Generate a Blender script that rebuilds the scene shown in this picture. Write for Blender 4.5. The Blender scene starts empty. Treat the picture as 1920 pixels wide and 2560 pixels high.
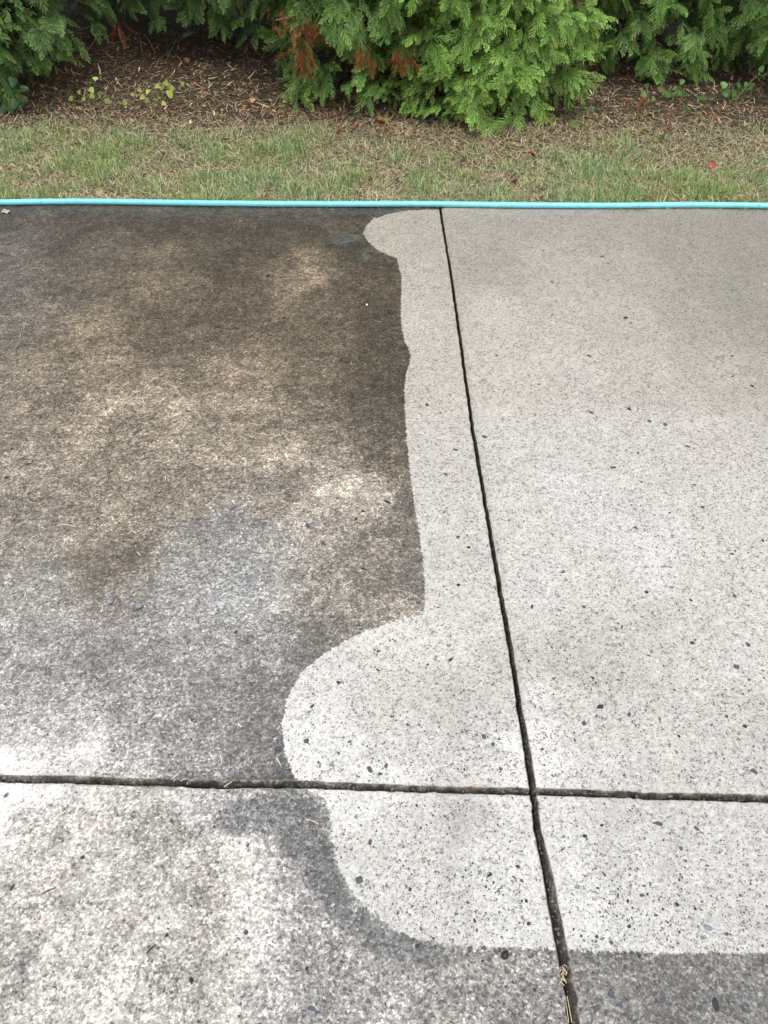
import bpy, math
import numpy as np
from mathutils import Matrix, Vector

SC = bpy.context.scene
COL = SC.collection
rng = np.random.default_rng(11)

# ------------------------------------------------------------------ camera, sky, sun, exposure
CAM_H, PITCH, VFOV = 1.55, 45.0, 67.3
F_PX = 1280.0 / math.tan(math.radians(VFOV / 2))
cam = bpy.data.cameras.new('camera'); cam_o = bpy.data.objects.new('camera', cam); COL.objects.link(cam_o)
cam_o.location = (0, 0, CAM_H); cam_o.rotation_euler = (math.radians(90 - PITCH), 0, 0)
cam.sensor_fit = 'VERTICAL'; cam.angle = math.radians(VFOV); cam.clip_start = 0.02; cam.clip_end = 900
SC.camera = cam_o

SUN_EL, SUN_ROT = math.radians(58), math.radians(160)     # behind the camera, a little to the right
w = bpy.data.worlds.new('World'); SC.world = w; w.use_nodes = True
nt = w.node_tree; bg = nt.nodes['Background']
sky = nt.nodes.new('ShaderNodeTexSky'); sky.sky_type = 'NISHITA'; sky.sun_disc = False
sky.sun_elevation = SUN_EL; sky.sun_rotation = SUN_ROT; sky.dust_density = 4.0; sky.ozone_density = 1.0
hs = nt.nodes.new('ShaderNodeHueSaturation'); hs.inputs['Saturation'].default_value = 0.16
nt.links.new(sky.outputs[0], hs.inputs['Color'])
geo = nt.nodes.new('ShaderNodeTexCoord'); sx_ = nt.nodes.new('ShaderNodeSeparateXYZ'); nt.links.new(geo.outputs['Generated'], sx_.inputs[0])
cl_ = nt.nodes.new('ShaderNodeMapRange'); nt.links.new(sx_.outputs['Z'], cl_.inputs[0]); cl_.inputs[1].default_value = 0.0; cl_.inputs[2].default_value = 1.0; cl_.inputs[3].default_value = 0.28; cl_.inputs[4].default_value = 1.0
cw = nt.nodes.new('ShaderNodeVectorMath'); cw.operation = 'MULTIPLY'; cw.inputs[0].default_value = (10.0, 10.05, 10.2); nt.links.new(cl_.outputs[0], cw.inputs[1])
half = nt.nodes.new('ShaderNodeVectorMath'); half.operation = 'SCALE'; half.inputs['Scale'].default_value = 0.30; nt.links.new(hs.outputs[0], half.inputs[0])
addv = nt.nodes.new('ShaderNodeVectorMath'); addv.operation = 'ADD'; nt.links.new(half.outputs[0], addv.inputs[0]); nt.links.new(cw.outputs[0], addv.inputs[1])
nt.links.new(addv.outputs[0], bg.inputs['Color'])
bg.inputs['Strength'].default_value = 0.125
sl = bpy.data.lights.new('sun', 'SUN'); sl.energy = 1.5; sl.angle = math.radians(30); sl.color = (1.0, 0.97, 0.92)
so = bpy.data.objects.new('sun', sl); COL.objects.link(so)
sd = Vector((math.sin(SUN_ROT) * math.cos(SUN_EL), math.cos(SUN_ROT) * math.cos(SUN_EL), math.sin(SUN_EL)))
so.rotation_euler = sd.to_track_quat('Z', 'Y').to_euler(); so.location = (1, -2, 8)
vs = SC.view_settings; vs.view_transform = 'Standard'; vs.look = 'None'; vs.exposure = 0.6; vs.gamma = 1.0; vs.use_curve_mapping = False
SC.cycles.max_bounces = 6; SC.cycles.transparent_max_bounces = 4
SC.cycles.diffuse_bounces = 3; SC.cycles.glossy_bounces = 3; SC.cycles.transmission_bounces = 4

# ------------------------------------------------------------------ survey helpers (where photo points lie on the ground)
C45, S45 = math.cos(math.radians(PITCH)), math.sin(math.radians(PITCH))
K = 1920 / 1659.0
def ground(u, v, z=0.0):
    u = np.asarray(u, float); v = np.asarray(v, float)
    a = (u - 960) / F_PX; b = (v - 1280) / F_PX
    dy = C45 - b * S45; dz = -S45 - b * C45
    t = (z - CAM_H) / dz
    return a * t, dy * t
def gd(p, z=0.0):
    p = np.asarray(p, float) * K
    x, y = ground(p[..., 0], p[..., 1], z)
    return np.stack([x, y], -1)
def project(P):
    P = np.asarray(P, float); dx, dy, dz = P[..., 0], P[..., 1], P[..., 2] - CAM_H
    f = dy * C45 - dz * S45; uu = dy * S45 + dz * C45
    f = np.where(f < 0.05, 0.05, f)
    return 960 + F_PX * dx / f, 1280 - F_PX * uu / f

# ------------------------------------------------------------------ mesh helpers
def build_mesh(name, verts, groups, mats=(), attrs=None, smooth=False):
    """groups: list of (faces ndarray (n,k), material index)"""
    me = bpy.data.meshes.new(name)
    verts = np.asarray(verts, np.float32)
    loops = np.concatenate([g.ravel() for g, _ in groups]).astype(np.int32)
    tot = np.concatenate([np.full(len(g), g.shape[1]) for g, _ in groups]).astype(np.int32)
    mi = np.concatenate([np.full(len(g), m) for g, m in groups]).astype(np.int32)
    start = np.concatenate([[0], np.cumsum(tot)[:-1]]).astype(np.int32)
    me.vertices.add(len(verts)); me.vertices.foreach_set('co', verts.ravel())
    me.loops.add(len(loops)); me.loops.foreach_set('vertex_index', loops)
    me.polygons.add(len(tot)); me.polygons.foreach_set('loop_start', start); me.polygons.foreach_set('loop_total', tot)
    me.polygons.foreach_set('material_index', mi)
    me.polygons.foreach_set('use_smooth', np.full(len(tot), smooth))
    for m in mats: me.materials.append(m)
    for k, v in (attrs or {}).items():
        v = np.asarray(v, np.float32)
        if v.ndim == 1:
            a = me.attributes.new(k, 'FLOAT', 'POINT'); a.data.foreach_set('value', v)
        else:
            a = me.attributes.new(k, 'FLOAT_COLOR', 'POINT'); a.data.foreach_set('color', np.c_[v, np.ones(len(v))].astype(np.float32).ravel())
    me.update(calc_edges=True); me.validate()
    return me
def link(name, me, parent=None, **props):
    o = bpy.data.objects.new(name, me); COL.objects.link(o)
    if parent: o.parent = parent
    for k, v in props.items(): o[k] = v
    return o
def empty(name, loc=(0, 0, 0), **props):
    o = bpy.data.objects.new(name, None); COL.objects.link(o); o.location = loc; o.empty_display_size = 0.1
    for k, v in props.items(): o[k] = v
    return o
def grid_faces(nr, nc):
    i = np.arange(nr * nc).reshape(nr, nc)
    return np.stack([i[:-1, :-1], i[:-1, 1:], i[1:, 1:], i[1:, :-1]], -1).reshape(-1, 4)
def tube(path, rad, n=7):
    """swept tube verts/faces for a polyline; rad scalar or per-point"""
    P = np.asarray(path, float); m = len(P); rad = np.broadcast_to(rad, m)
    T = np.gradient(P, axis=0); T /= np.linalg.norm(T, axis=1)[:, None] + 1e-9
    ref = np.array([0, 0, 1.0]) if abs(T[0, 2]) < 0.9 else np.array([1.0, 0, 0])
    A = np.cross(T, ref); A /= np.linalg.norm(A, axis=1)[:, None] + 1e-9
    B = np.cross(A, T)
    th = np.linspace(0, 2 * np.pi, n, endpoint=False)
    V = P[:, None] + rad[:, None, None] * (np.cos(th)[None, :, None] * A[:, None] + np.sin(th)[None, :, None] * B[:, None])
    i = np.arange(m * n).reshape(m, n); j = np.roll(i, -1, 1)
    Fq = np.stack([i[:-1], j[:-1], j[1:], i[1:]], -1).reshape(-1, 4)
    return V.reshape(-1, 3), Fq
def join(parts):
    vs_, fs_, o = [], [], 0
    for V, F in parts:
        vs_.append(V); fs_.append(F + o); o += len(V)
    return np.concatenate(vs_), np.concatenate(fs_)

class Noise2:
    def __init__(s, seed, n=256): s.g = np.random.default_rng(seed).random((n, n)); s.n = n
    def __call__(s, x, y, scale):
        x = np.asarray(x) * scale + 1000.3; y = np.asarray(y) * scale + 1000.7
        xi = np.floor(x).astype(int); yi = np.floor(y).astype(int); fx = x - xi; fy = y - yi
        fx = fx * fx * (3 - 2 * fx); fy = fy * fy * (3 - 2 * fy); g, n = s.g, s.n
        a = g[xi % n, yi % n]; b = g[(xi + 1) % n, yi % n]; c = g[xi % n, (yi + 1) % n]; d = g[(xi + 1) % n, (yi + 1) % n]
        return (a * (1 - fx) + b * fx) * (1 - fy) + (c * (1 - fx) + d * fx) * fy
    def fbm(s, x, y, scale, o=4):
        t = 0; a = 0.5; A = 0
        for k in range(o): t = t + a * s(x, y, scale * 2 ** k); A += a; a *= 0.5
        return t / A
N1, N2, N3 = Noise2(1), Noise2(2), Noise2(3)

# ------------------------------------------------------------------ materials
class NB:
    def __init__(s, name):
        s.m = bpy.data.materials.new(name); s.m.use_nodes = True; s.t = s.m.node_tree; s.b = s.t.nodes['Principled BSDF']
        s.out = s.t.nodes['Material Output']
    def n(s, typ, **kw):
        n = s.t.nodes.new(typ)
        for k, v in kw.items():
            if k.startswith('i_'):
                key = k[2:]; key = int(key) if key.isdigit() else key.replace('_', ' ')
                n.inputs[key].default_value = v
            else: setattr(n, k, v)
        return n
    def l(s, a, b): s.t.links.new(a, b)
    def math(s, op, a, b=None, c=None, clamp=False):
        n = s.t.nodes.new('ShaderNodeMath'); n.operation = op; n.use_clamp = clamp
        for i, x in enumerate((a, b, c)):
            if x is None: continue
            if isinstance(x, (int, float)): n.inputs[i].default_value = x
            else: s.l(x, n.inputs[i])
        return n.outputs[0]
    def mix(s, f, a, b, blend='MIX'):
        n = s.t.nodes.new('ShaderNodeMix'); n.data_type = 'RGBA'; n.blend_type = blend
        for sock, x in ((n.inputs[0], f), (n.inputs[6], a), (n.inputs[7], b)):
            if isinstance(x, (int, float)): sock.default_value = x
            elif isinstance(x, tuple): sock.default_value = (*x, 1) if len(x) == 3 else x
            else: s.l(x, sock)
        return n.outputs[2]
    def attr(s, name, out='Fac'): return s.n('ShaderNodeAttribute', attribute_name=name).outputs[out]
    def noise(s, scale, detail=2, rough=0.5, vec=None, out='Fac'):
        n = s.n('ShaderNodeTexNoise', i_Scale=scale, i_Detail=detail, i_Roughness=rough)
        s.l(vec if vec is not None else s.pos(), n.inputs['Vector']); return n.outputs[out]
    def pos(s):
        if not hasattr(s, '_p'): s._p = s.n('ShaderNodeNewGeometry').outputs['Position']
        return s._p
    def ramp(s, f, stops):
        r = s.t.nodes.new('ShaderNodeValToRGB'); e = r.color_ramp.elements
        while len(e) < len(stops): e.new(0.5)
        for el, (p, c) in zip(e, stops): el.position = p; el.color = (*c, 1)
        s.l(f, r.inputs[0]); return r.outputs[0]
    def maprange(s, v, a, b, c=0.0, d=1.0):
        n = s.n('ShaderNodeMapRange'); s.l(v, n.inputs[0])
        for i, x in zip((1, 2, 3, 4), (a, b, c, d)): n.inputs[i].default_value = x
        return n.outputs[0]

def simple(name, col, rough=0.7, var=0.0, scale=60, spec=0.4):
    q = NB(name); q.b.inputs['Roughness'].default_value = rough; q.b.inputs['Specular IOR Level'].default_value = spec
    f = q.noise(scale, 3); g = q.maprange(f, 0.3, 0.7, 1 - var, 1 + var)
    c = q.mix(1.0, tuple(col), (1, 1, 1)); m = q.n('ShaderNodeMix', data_type='RGBA', blend_type='MULTIPLY'); m.inputs[0].default_value = 1
    m.inputs[6].default_value = (*col, 1); q.l(g, m.inputs[7]); q.l(m.outputs[2], q.b.inputs['Base Color'])
    bp = q.n('ShaderNodeBump', i_Strength=0.3, i_Distance=0.001); q.l(f, bp.inputs['Height']); q.l(bp.outputs[0], q.b.inputs['Normal'])
    return q.m

def concrete():
    q = NB('driveway_concrete')
    sdf, alb, brn, wet, jnt, rpl = (q.attr(k) for k in ('clean', 'stain_sheen', 'brown', 'wet', 'joint', 'ripple')); wet = q.math('MAXIMUM', wet, q.math('MINIMUM', rpl, 1.0))
    p = q.pos()
    g2 = q.noise(190, 3, 0.6); gb = q.noise(85, 3, 0.6); g3 = q.noise(24, 5, 0.65); g4 = q.noise(5.5, 4, 0.6)
    wv = q.n('ShaderNodeTexNoise', i_Scale=260.0, i_Detail=2.0); q.l(p, wv.inputs['Vector'])
    wp = q.n('ShaderNodeVectorMath', operation='MULTIPLY_ADD'); q.l(wv.outputs['Color'], wp.inputs[0]); wp.inputs[1].default_value = (0.006, 0.006, 0.006); q.l(p, wp.inputs[2])
    def cells(sc):
        v_ = q.n('ShaderNodeTexVoronoi', i_Scale=sc, i_Randomness=1.0); q.l(wp.outputs[0], v_.inputs['Vector'])
        s_ = q.n('ShaderNodeSeparateColor'); q.l(v_.outputs['Color'], s_.inputs[0]); return s_.outputs[0]
    v1, v2, v3, v4 = cells(330.0), cells(190.0), cells(85.0), cells(40.0)
    # grain: sand grains and pores at several sizes, 0..1 around 0.5
    gp = q.math('MULTIPLY', v1, 0.46); gp = q.math('MULTIPLY_ADD', v2, 0.40, gp); cw = q.math('MINIMUM', q.math('MULTIPLY', brn, 1.6), 1.0)
    gp = q.math('MULTIPLY_ADD', q.math('SUBTRACT', v3, 0.5), q.math('MULTIPLY_ADD', cw, 0.12, 0.04), gp); gp = q.math('MULTIPLY_ADD', q.math('SUBTRACT', v4, 0.5), q.math('MULTIPLY_ADD', cw, 0.07, 0.01), gp)
    gp = q.math('MULTIPLY_ADD', gb, 0.34, gp); gp = q.math('ADD', gp, -0.10)
    # clean / dirty edge: distance field broken up by fine noise
    e = q.math('MULTIPLY_ADD', q.math('SUBTRACT', gp, 0.5), 0.0065, sdf)
    e = q.math('MULTIPLY_ADD', q.math('SUBTRACT', g3, 0.5), 0.010, e)
    clean = q.maprange(e, -0.002, 0.002)
    # ---- clean cement paste: pale with sand grains and a few pores
    cg = q.ramp(gp, [(0.06, (0.16, 0.16, 0.16)), (0.19, (0.60, 0.60, 0.595)), (0.34, (0.95, 0.95, 0.95)), (0.60, (1.14, 1.14, 1.14)), (0.85, (1.35, 1.35, 1.35))])
    # ---- soiled surface: black in the pores, pale only on the raised grains
    dg = q.ramp(gp, [(0.08, (0.12, 0.12, 0.12)), (0.32, (0.52, 0.52, 0.51)), (0.54, (0.95, 0.95, 0.95)), (0.74, (1.55, 1.55, 1.55)), (0.95, (3.0, 3.0, 2.9))])
    alc = q.attr('stain_clean'); brc = q.attr('brown_clean')
    def stain_tone(alb, a, b, c): return q.math('MULTIPLY', alb, q.math('MULTIPLY', q.maprange(g4, 0.3, 0.7, 1 - a, 1 + a), q.math('MULTIPLY', q.maprange(g3, 0.3, 0.7, 1 - b, 1 + b), q.maprange(gb, 0.3, 0.7, 1 - c, 1 + c))))
    tone_c = stain_tone(alc, 0.06, 0.08, 0.04); tone_d = q.mix(q.maprange(alb, 0.15, 0.45), stain_tone(alb, 0.30, 0.40, 0.10), stain_tone(alb, 0.22, 0.22, 0.05))
    tint = q.mix(brc, (1.012, 0.998, 0.962), (1.20, 1.0, 0.75))
    cc = q.mix(1.0, tint, tone_c, 'MULTIPLY'); cc = q.mix(1.0, cc, cg, 'MULTIPLY')
    vst = q.n('ShaderNodeVectorMath', operation='MULTIPLY'); q.l(p, vst.inputs[0]); vst.inputs[1].default_value = (0.16, 1, 1)
    streak = q.noise(70, 3, 0.6, vec=vst.outputs[0]); tone_d = q.math('MULTIPLY', tone_d, q.maprange(streak, 0.3, 0.7, 0.84, 1.16))
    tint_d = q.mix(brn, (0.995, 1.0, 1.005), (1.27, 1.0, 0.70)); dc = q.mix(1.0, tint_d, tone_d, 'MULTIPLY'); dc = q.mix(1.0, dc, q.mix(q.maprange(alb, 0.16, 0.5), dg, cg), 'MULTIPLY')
    # ---- fine exposed aggregate, shows where the paste was washed clean
    vo = q.n('ShaderNodeTexVoronoi', i_Scale=190.0, i_Randomness=1.0); q.l(p, vo.inputs['Vector'])
    sep = q.n('ShaderNodeSeparateColor'); q.l(vo.outputs['Color'], sep.inputs[0])
    dens = q.maprange(q.noise(3.2, 3), 0.35, 0.68, 0.08, 0.30)
    on = q.math('LESS_THAN', sep.outputs[0], dens)
    sz = q.math('LESS_THAN', vo.outputs['Distance'], q.math('MULTIPLY_ADD', sep.outputs[1], 0.34, 0.16))
    chip = q.math('MULTIPLY', on, sz)
    chipcol = q.ramp(sep.outputs[2], [(0.0, (0.012, 0.012, 0.014)), (0.55, (0.05, 0.053, 0.066)), (0.8, (0.16, 0.18, 0.23)), (0.92, (0.30, 0.14, 0.09)), (1.0, (0.5, 0.47, 0.42))])
    cc = q.mix(q.math('MULTIPLY', chip, 0.85), cc, chipcol)
    dc = q.mix(q.math('MULTIPLY', chip, 0.40), dc, chipcol)
    dc = q.mix(1.0, dc, (1.12, 1.12, 1.12), 'MULTIPLY'); col = q.mix(clean, dc, cc)
    # ---- grime lying in the tooled joints, thickest at the crack
    mp = q.noise(130, 4, 0.7); ms = q.noise(38, 4, 0.65)
    jn = q.math('MULTIPLY', q.math('POWER', q.math('MINIMUM', jnt, 1.0), 2.0), q.maprange(mp, 0.36, 0.48, 0.45, 1.0), clamp=True)
    jd = q.math('SUBTRACT', q.math('ADD', q.math('MULTIPLY_ADD', mp, 0.7, 0.02), q.math('MULTIPLY', ms, 0.7)), q.math('MULTIPLY', q.math('MAXIMUM', q.math('SUBTRACT', jnt, 1.0), 0.0), 0.22))
    jcol = q.ramp(jd, [(0.46, (0.008, 0.007, 0.006)), (0.62, (0.05, 0.044, 0.036)), (0.72, (0.16, 0.145, 0.12)), (0.86, (0.34, 0.32, 0.28))])
    col = q.mix(jn, col, jcol)
    q.l(col, q.b.inputs['Base Color'])
    q.b.inputs['Specular IOR Level'].default_value = 0.3
    q.l(q.maprange(wet, 0, 1, 0.8, 0.5), q.b.inputs['Roughness'])
    bp = q.n('ShaderNodeBump', i_Strength=0.8, i_Distance=0.003); q.l(gp, bp.inputs['Height']); q.l(bp.outputs[0], q.b.inputs['Normal'])
    # ---- film of water
    vrp = q.n('ShaderNodeVectorMath', operation='MULTIPLY'); q.l(p, vrp.inputs[0]); vrp.inputs[1].default_value = (0.6, 1, 1)
    rip = q.math('ADD', q.noise(75, 2, 0.5, vec=vrp.outputs[0]), q.math('MULTIPLY', v2, 0.10))
    bw = q.n('ShaderNodeBump', i_Strength=0.6, i_Distance=0.004); q.l(rip, bw.inputs['Height']); q.l(q.math('MULTIPLY_ADD', q.math('MAXIMUM', q.math('SUBTRACT', rpl, 1.0), 0.0), 0.034, q.maprange(rpl, 0, 1, 0.0020, 0.0125)), bw.inputs['Distance']); q.l(q.maprange(rpl, 0, 1, 0.16, 0.05), q.b.inputs['Coat Roughness'])
    q.l(bw.outputs[0], q.b.inputs['Coat Normal'])
    q.b.inputs['Coat IOR'].default_value = 1.6; q.b.inputs['Coat Roughness'].default_value = 0.10
    q.l(wet, q.b.inputs['Coat Weight'])
    return q.m
M_CON = concrete()

def soil():
    q = NB('lawn_soil')
    a = q.noise(9, 5, 0.6); b = q.noise(130, 4, 0.7)
    c = q.ramp(b, [(0.3, (0.008, 0.006, 0.004)), (0.5, (0.035, 0.026, 0.017)), (0.7, (0.12, 0.085, 0.055))])
    c2 = q.mix(q.maprange(a, 0.4, 0.65), c, (0.05, 0.045, 0.022))
    q.l(c2, q.b.inputs['Base Color']); q.b.inputs['Roughness'].default_value = 0.95
    bp = q.n('ShaderNodeBump', i_Strength=0.9, i_Distance=0.012); q.l(b, bp.inputs['Height']); q.l(bp.outputs[0], q.b.inputs['Normal'])
    return q.m
M_SOIL = soil()

def leafy(name, use_obj_random, dark, mid, tip, trans=0.25, rough=0.5):
    """foliage: colour runs from the old wood end to the young tip; each spray a little different"""
    q = NB(name)
    t = q.attr('tip'); r = q.attr('rnd')
    if use_obj_random: r = q.n('ShaderNodeObjectInfo').outputs['Random']
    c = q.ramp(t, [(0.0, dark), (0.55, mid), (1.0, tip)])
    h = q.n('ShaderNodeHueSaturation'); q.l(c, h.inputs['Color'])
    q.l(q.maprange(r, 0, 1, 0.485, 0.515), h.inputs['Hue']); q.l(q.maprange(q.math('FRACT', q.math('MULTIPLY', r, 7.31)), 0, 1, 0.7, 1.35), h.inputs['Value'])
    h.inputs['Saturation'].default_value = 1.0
    q.l(h.outputs[0], q.b.inputs['Base Color']); q.b.inputs['Roughness'].default_value = rough; q.b.inputs['Specular IOR Level'].default_value = 0.25
    tr = q.n('ShaderNodeBsdfTranslucent'); q.l(h.outputs[0], tr.inputs['Color'])
    mx = q.n('ShaderNodeMixShader'); mx.inputs[0].default_value = trans
    q.l(q.b.outputs[0], mx.inputs[1]); q.l(tr.outputs[0], mx.inputs[2]); q.l(mx.outputs[0], q.out.inputs['Surface'])
    return q.m
GREENS = {
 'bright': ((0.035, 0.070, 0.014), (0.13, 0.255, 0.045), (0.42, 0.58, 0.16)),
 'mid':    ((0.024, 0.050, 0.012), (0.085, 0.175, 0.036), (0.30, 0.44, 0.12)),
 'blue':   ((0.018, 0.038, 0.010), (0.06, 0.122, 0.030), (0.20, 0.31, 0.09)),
 'dead':   ((0.09, 0.026, 0.014), (0.26, 0.075, 0.035), (0.46, 0.19, 0.09)),
 'yellow': ((0.10, 0.10, 0.02), (0.30, 0.27, 0.04), (0.45, 0.40, 0.07)),
}
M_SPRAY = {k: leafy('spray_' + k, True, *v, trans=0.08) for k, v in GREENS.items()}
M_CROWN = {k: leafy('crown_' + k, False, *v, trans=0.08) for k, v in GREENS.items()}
def vcol(name, rough=0.6, trans=0.2):
    q = NB(name); c = q.attr('Col', 'Color'); q.l(c, q.b.inputs['Base Color']); q.b.inputs['Roughness'].default_value = rough
    q.b.inputs['Specular IOR Level'].default_value = 0.35
    if trans:
        tr = q.n('ShaderNodeBsdfTranslucent'); q.l(c, tr.inputs['Color']); mx = q.n('ShaderNodeMixShader'); mx.inputs[0].default_value = trans
        q.l(q.b.outputs[0], mx.inputs[1]); q.l(tr.outputs[0], mx.inputs[2]); q.l(mx.outputs[0], q.out.inputs['Surface'])
    return q.m
M_GRASS = vcol('grass_blades', 0.55, 0.3); M_STRAW = vcol('straw_litter', 0.8, 0.0)
M_BARK = simple('cedar_bark', (0.10, 0.065, 0.042), 0.9, 0.5, 120)
M_TWIG = simple('dry_twig', (0.20, 0.15, 0.10), 0.9, 0.4, 200)
M_STONE = [simple('slate_black', (0.012, 0.012, 0.014), 0.5, 0.35, 300), simple('slate_grey', (0.045, 0.05, 0.063), 0.5, 0.3, 300),
           simple('slate_blue', (0.13, 0.145, 0.185), 0.55, 0.3, 300), simple('brick_red_stone', (0.26, 0.135, 0.095), 0.6, 0.3, 300),
           simple('pale_quartz', (0.58, 0.56, 0.52), 0.5, 0.15, 300)]
# ------------------------------------------------------------------ the big ground sheet
def ground_sheet():
    xs = np.array([-220, -60, -20, -8, 8, 20, 60, 220.0]); ys = np.array([-220, -60, -20, -6, 8, 20, 60, 220.0])
    X, Y = np.meshgrid(xs, ys); V = np.stack([X, Y, np.full_like(X, -0.16)], -1).reshape(-1, 3)
    link('ground', build_mesh('ground', V, [(grid_faces(8, 8), 0)], [M_SOIL]), kind='structure')
ground_sheet()

# ------------------------------------------------------------------ driveway: four slabs round a crossing of two tooled joints
JV = gd([(950, 452), (975, 600), (1000, 785), (1022, 938), (1051, 1110), (1081, 1290), (1109, 1450), (1132, 1610), (1147, 1703), (1157, 1790), (1176, 1880), (1192, 1980), (1207, 2060), (1221, 2140), (1233, 2212)])
JH = gd([(0, 1685), (150, 1688), (300, 1693), (480, 1699), (640, 1698), (850, 1705), (1000, 1709), (1148, 1713), (1250, 1716), (1400, 1722), (1530, 1725), (1659, 1729)])
FE = gd([(0, 437), (400, 440), (850, 445), (1200, 446), (1659, 447)])
JV = JV[np.argsort(JV[:, 1])]
def extrap(x, xp, fp):
    y = np.interp(x, xp, fp)
    s0 = (fp[2] - fp[0]) / (xp[2] - xp[0]); s1 = (fp[-1] - fp[-3]) / (xp[-1] - xp[-3])
    y = np.where(x < xp[0], fp[0] + (x - xp[0]) * s0, y); return np.where(x > xp[-1], fp[-1] + (x - xp[-1]) * s1, y)
pv = np.polyfit(JV[:, 1], JV[:, 0], 1); ph = np.polyfit(JH[:, 0], JH[:, 1], 1); pe = np.polyfit(FE[:, 0], FE[:, 1], 1)
def wob(s, seed, amp): return 0.012 * np.clip(N3.fbm(s, seed * 5.3 + 0 * s, 45, 3) - 0.62, 0, 1) + amp * 0.45 * (N1.fbm(s, seed * 7.7 + 0 * s, 9, 4) - 0.5) * 2 + amp * 0.42 * (N2(s, seed * 3.1 + 0 * s, 60) - 0.5) * 2
def cV(y):
    lim = np.clip(y, JV[0, 1], JV[-1, 1]); d = np.interp(lim, JV[:, 1], JV[:, 0] - np.polyval(pv, JV[:, 1]))
    return np.polyval(pv, y) + d
def cH(x):
    o = np.argsort(JH[:, 0]); lim = np.clip(x, JH[o[0], 0], JH[o[-1], 0]); d = np.interp(lim, JH[o, 0], (JH[:, 1] - np.polyval(ph, JH[:, 0]))[o])
    return np.polyval(ph, x) + d
def cE(x): return np.polyval(pe, x) + 0.012
print('joints', pv, ph, pe)

CLEAN = gd([(960, 452), (880, 455), (835, 463), (805, 474), (790, 490), (785, 505), (793, 520), (812, 537), (838, 551), (857, 557), (862, 580), (868, 598), (867, 640), (867, 700), (875, 738), (888, 766), (884, 785), (877, 808),
    (874, 840), (875, 900), (880, 960), (886, 1020), (893, 1080), (902, 1130), (910, 1180), (916, 1240), (919, 1290), (916, 1327), (880, 1337), (830, 1350), (780, 1367), (732, 1392), (690, 1420), (655, 1450), (632, 1482), (617, 1520),
    (611, 1560), (612, 1600), (620, 1640), (634, 1672), (650, 1698), (680, 1713), (705, 1728), (715, 1760), (716, 1800), (722, 1840), (735, 1880), (757, 1921), (795, 1967), (850, 2008), (900, 2030), (960, 2039), (1050, 2045), (1200, 2052), (1300, 2056), (1659, 2060)])
CLEAN = np.vstack([CLEAN, [[6, CLEAN[-1, 1] - 0.02], [6, 3.9], [CLEAN[0, 0], 3.9]]])
def sdf_poly(P, poly):
    d2 = np.full(len(P), 1e9); inside = np.zeros(len(P), bool)
    for i in range(len(poly)):
        a, b = poly[i], poly[(i + 1) % len(poly)]; ab = b - a
        t = np.clip(((P - a) @ ab) / (ab @ ab), 0, 1); q = a + t[:, None] * ab
        d2 = np.minimum(d2, ((P - q) ** 2).sum(1))
        c = (a[1] > P[:, 1]) != (b[1] > P[:, 1])
        with np.errstate(divide='ignore', invalid='ignore'): xi = a[0] + (P[:, 1] - a[1]) * ab[0] / ab[1]
        inside ^= c & (P[:, 0] < xi)
    return np.where(inside, 1, -1) * np.sqrt(d2)

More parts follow.
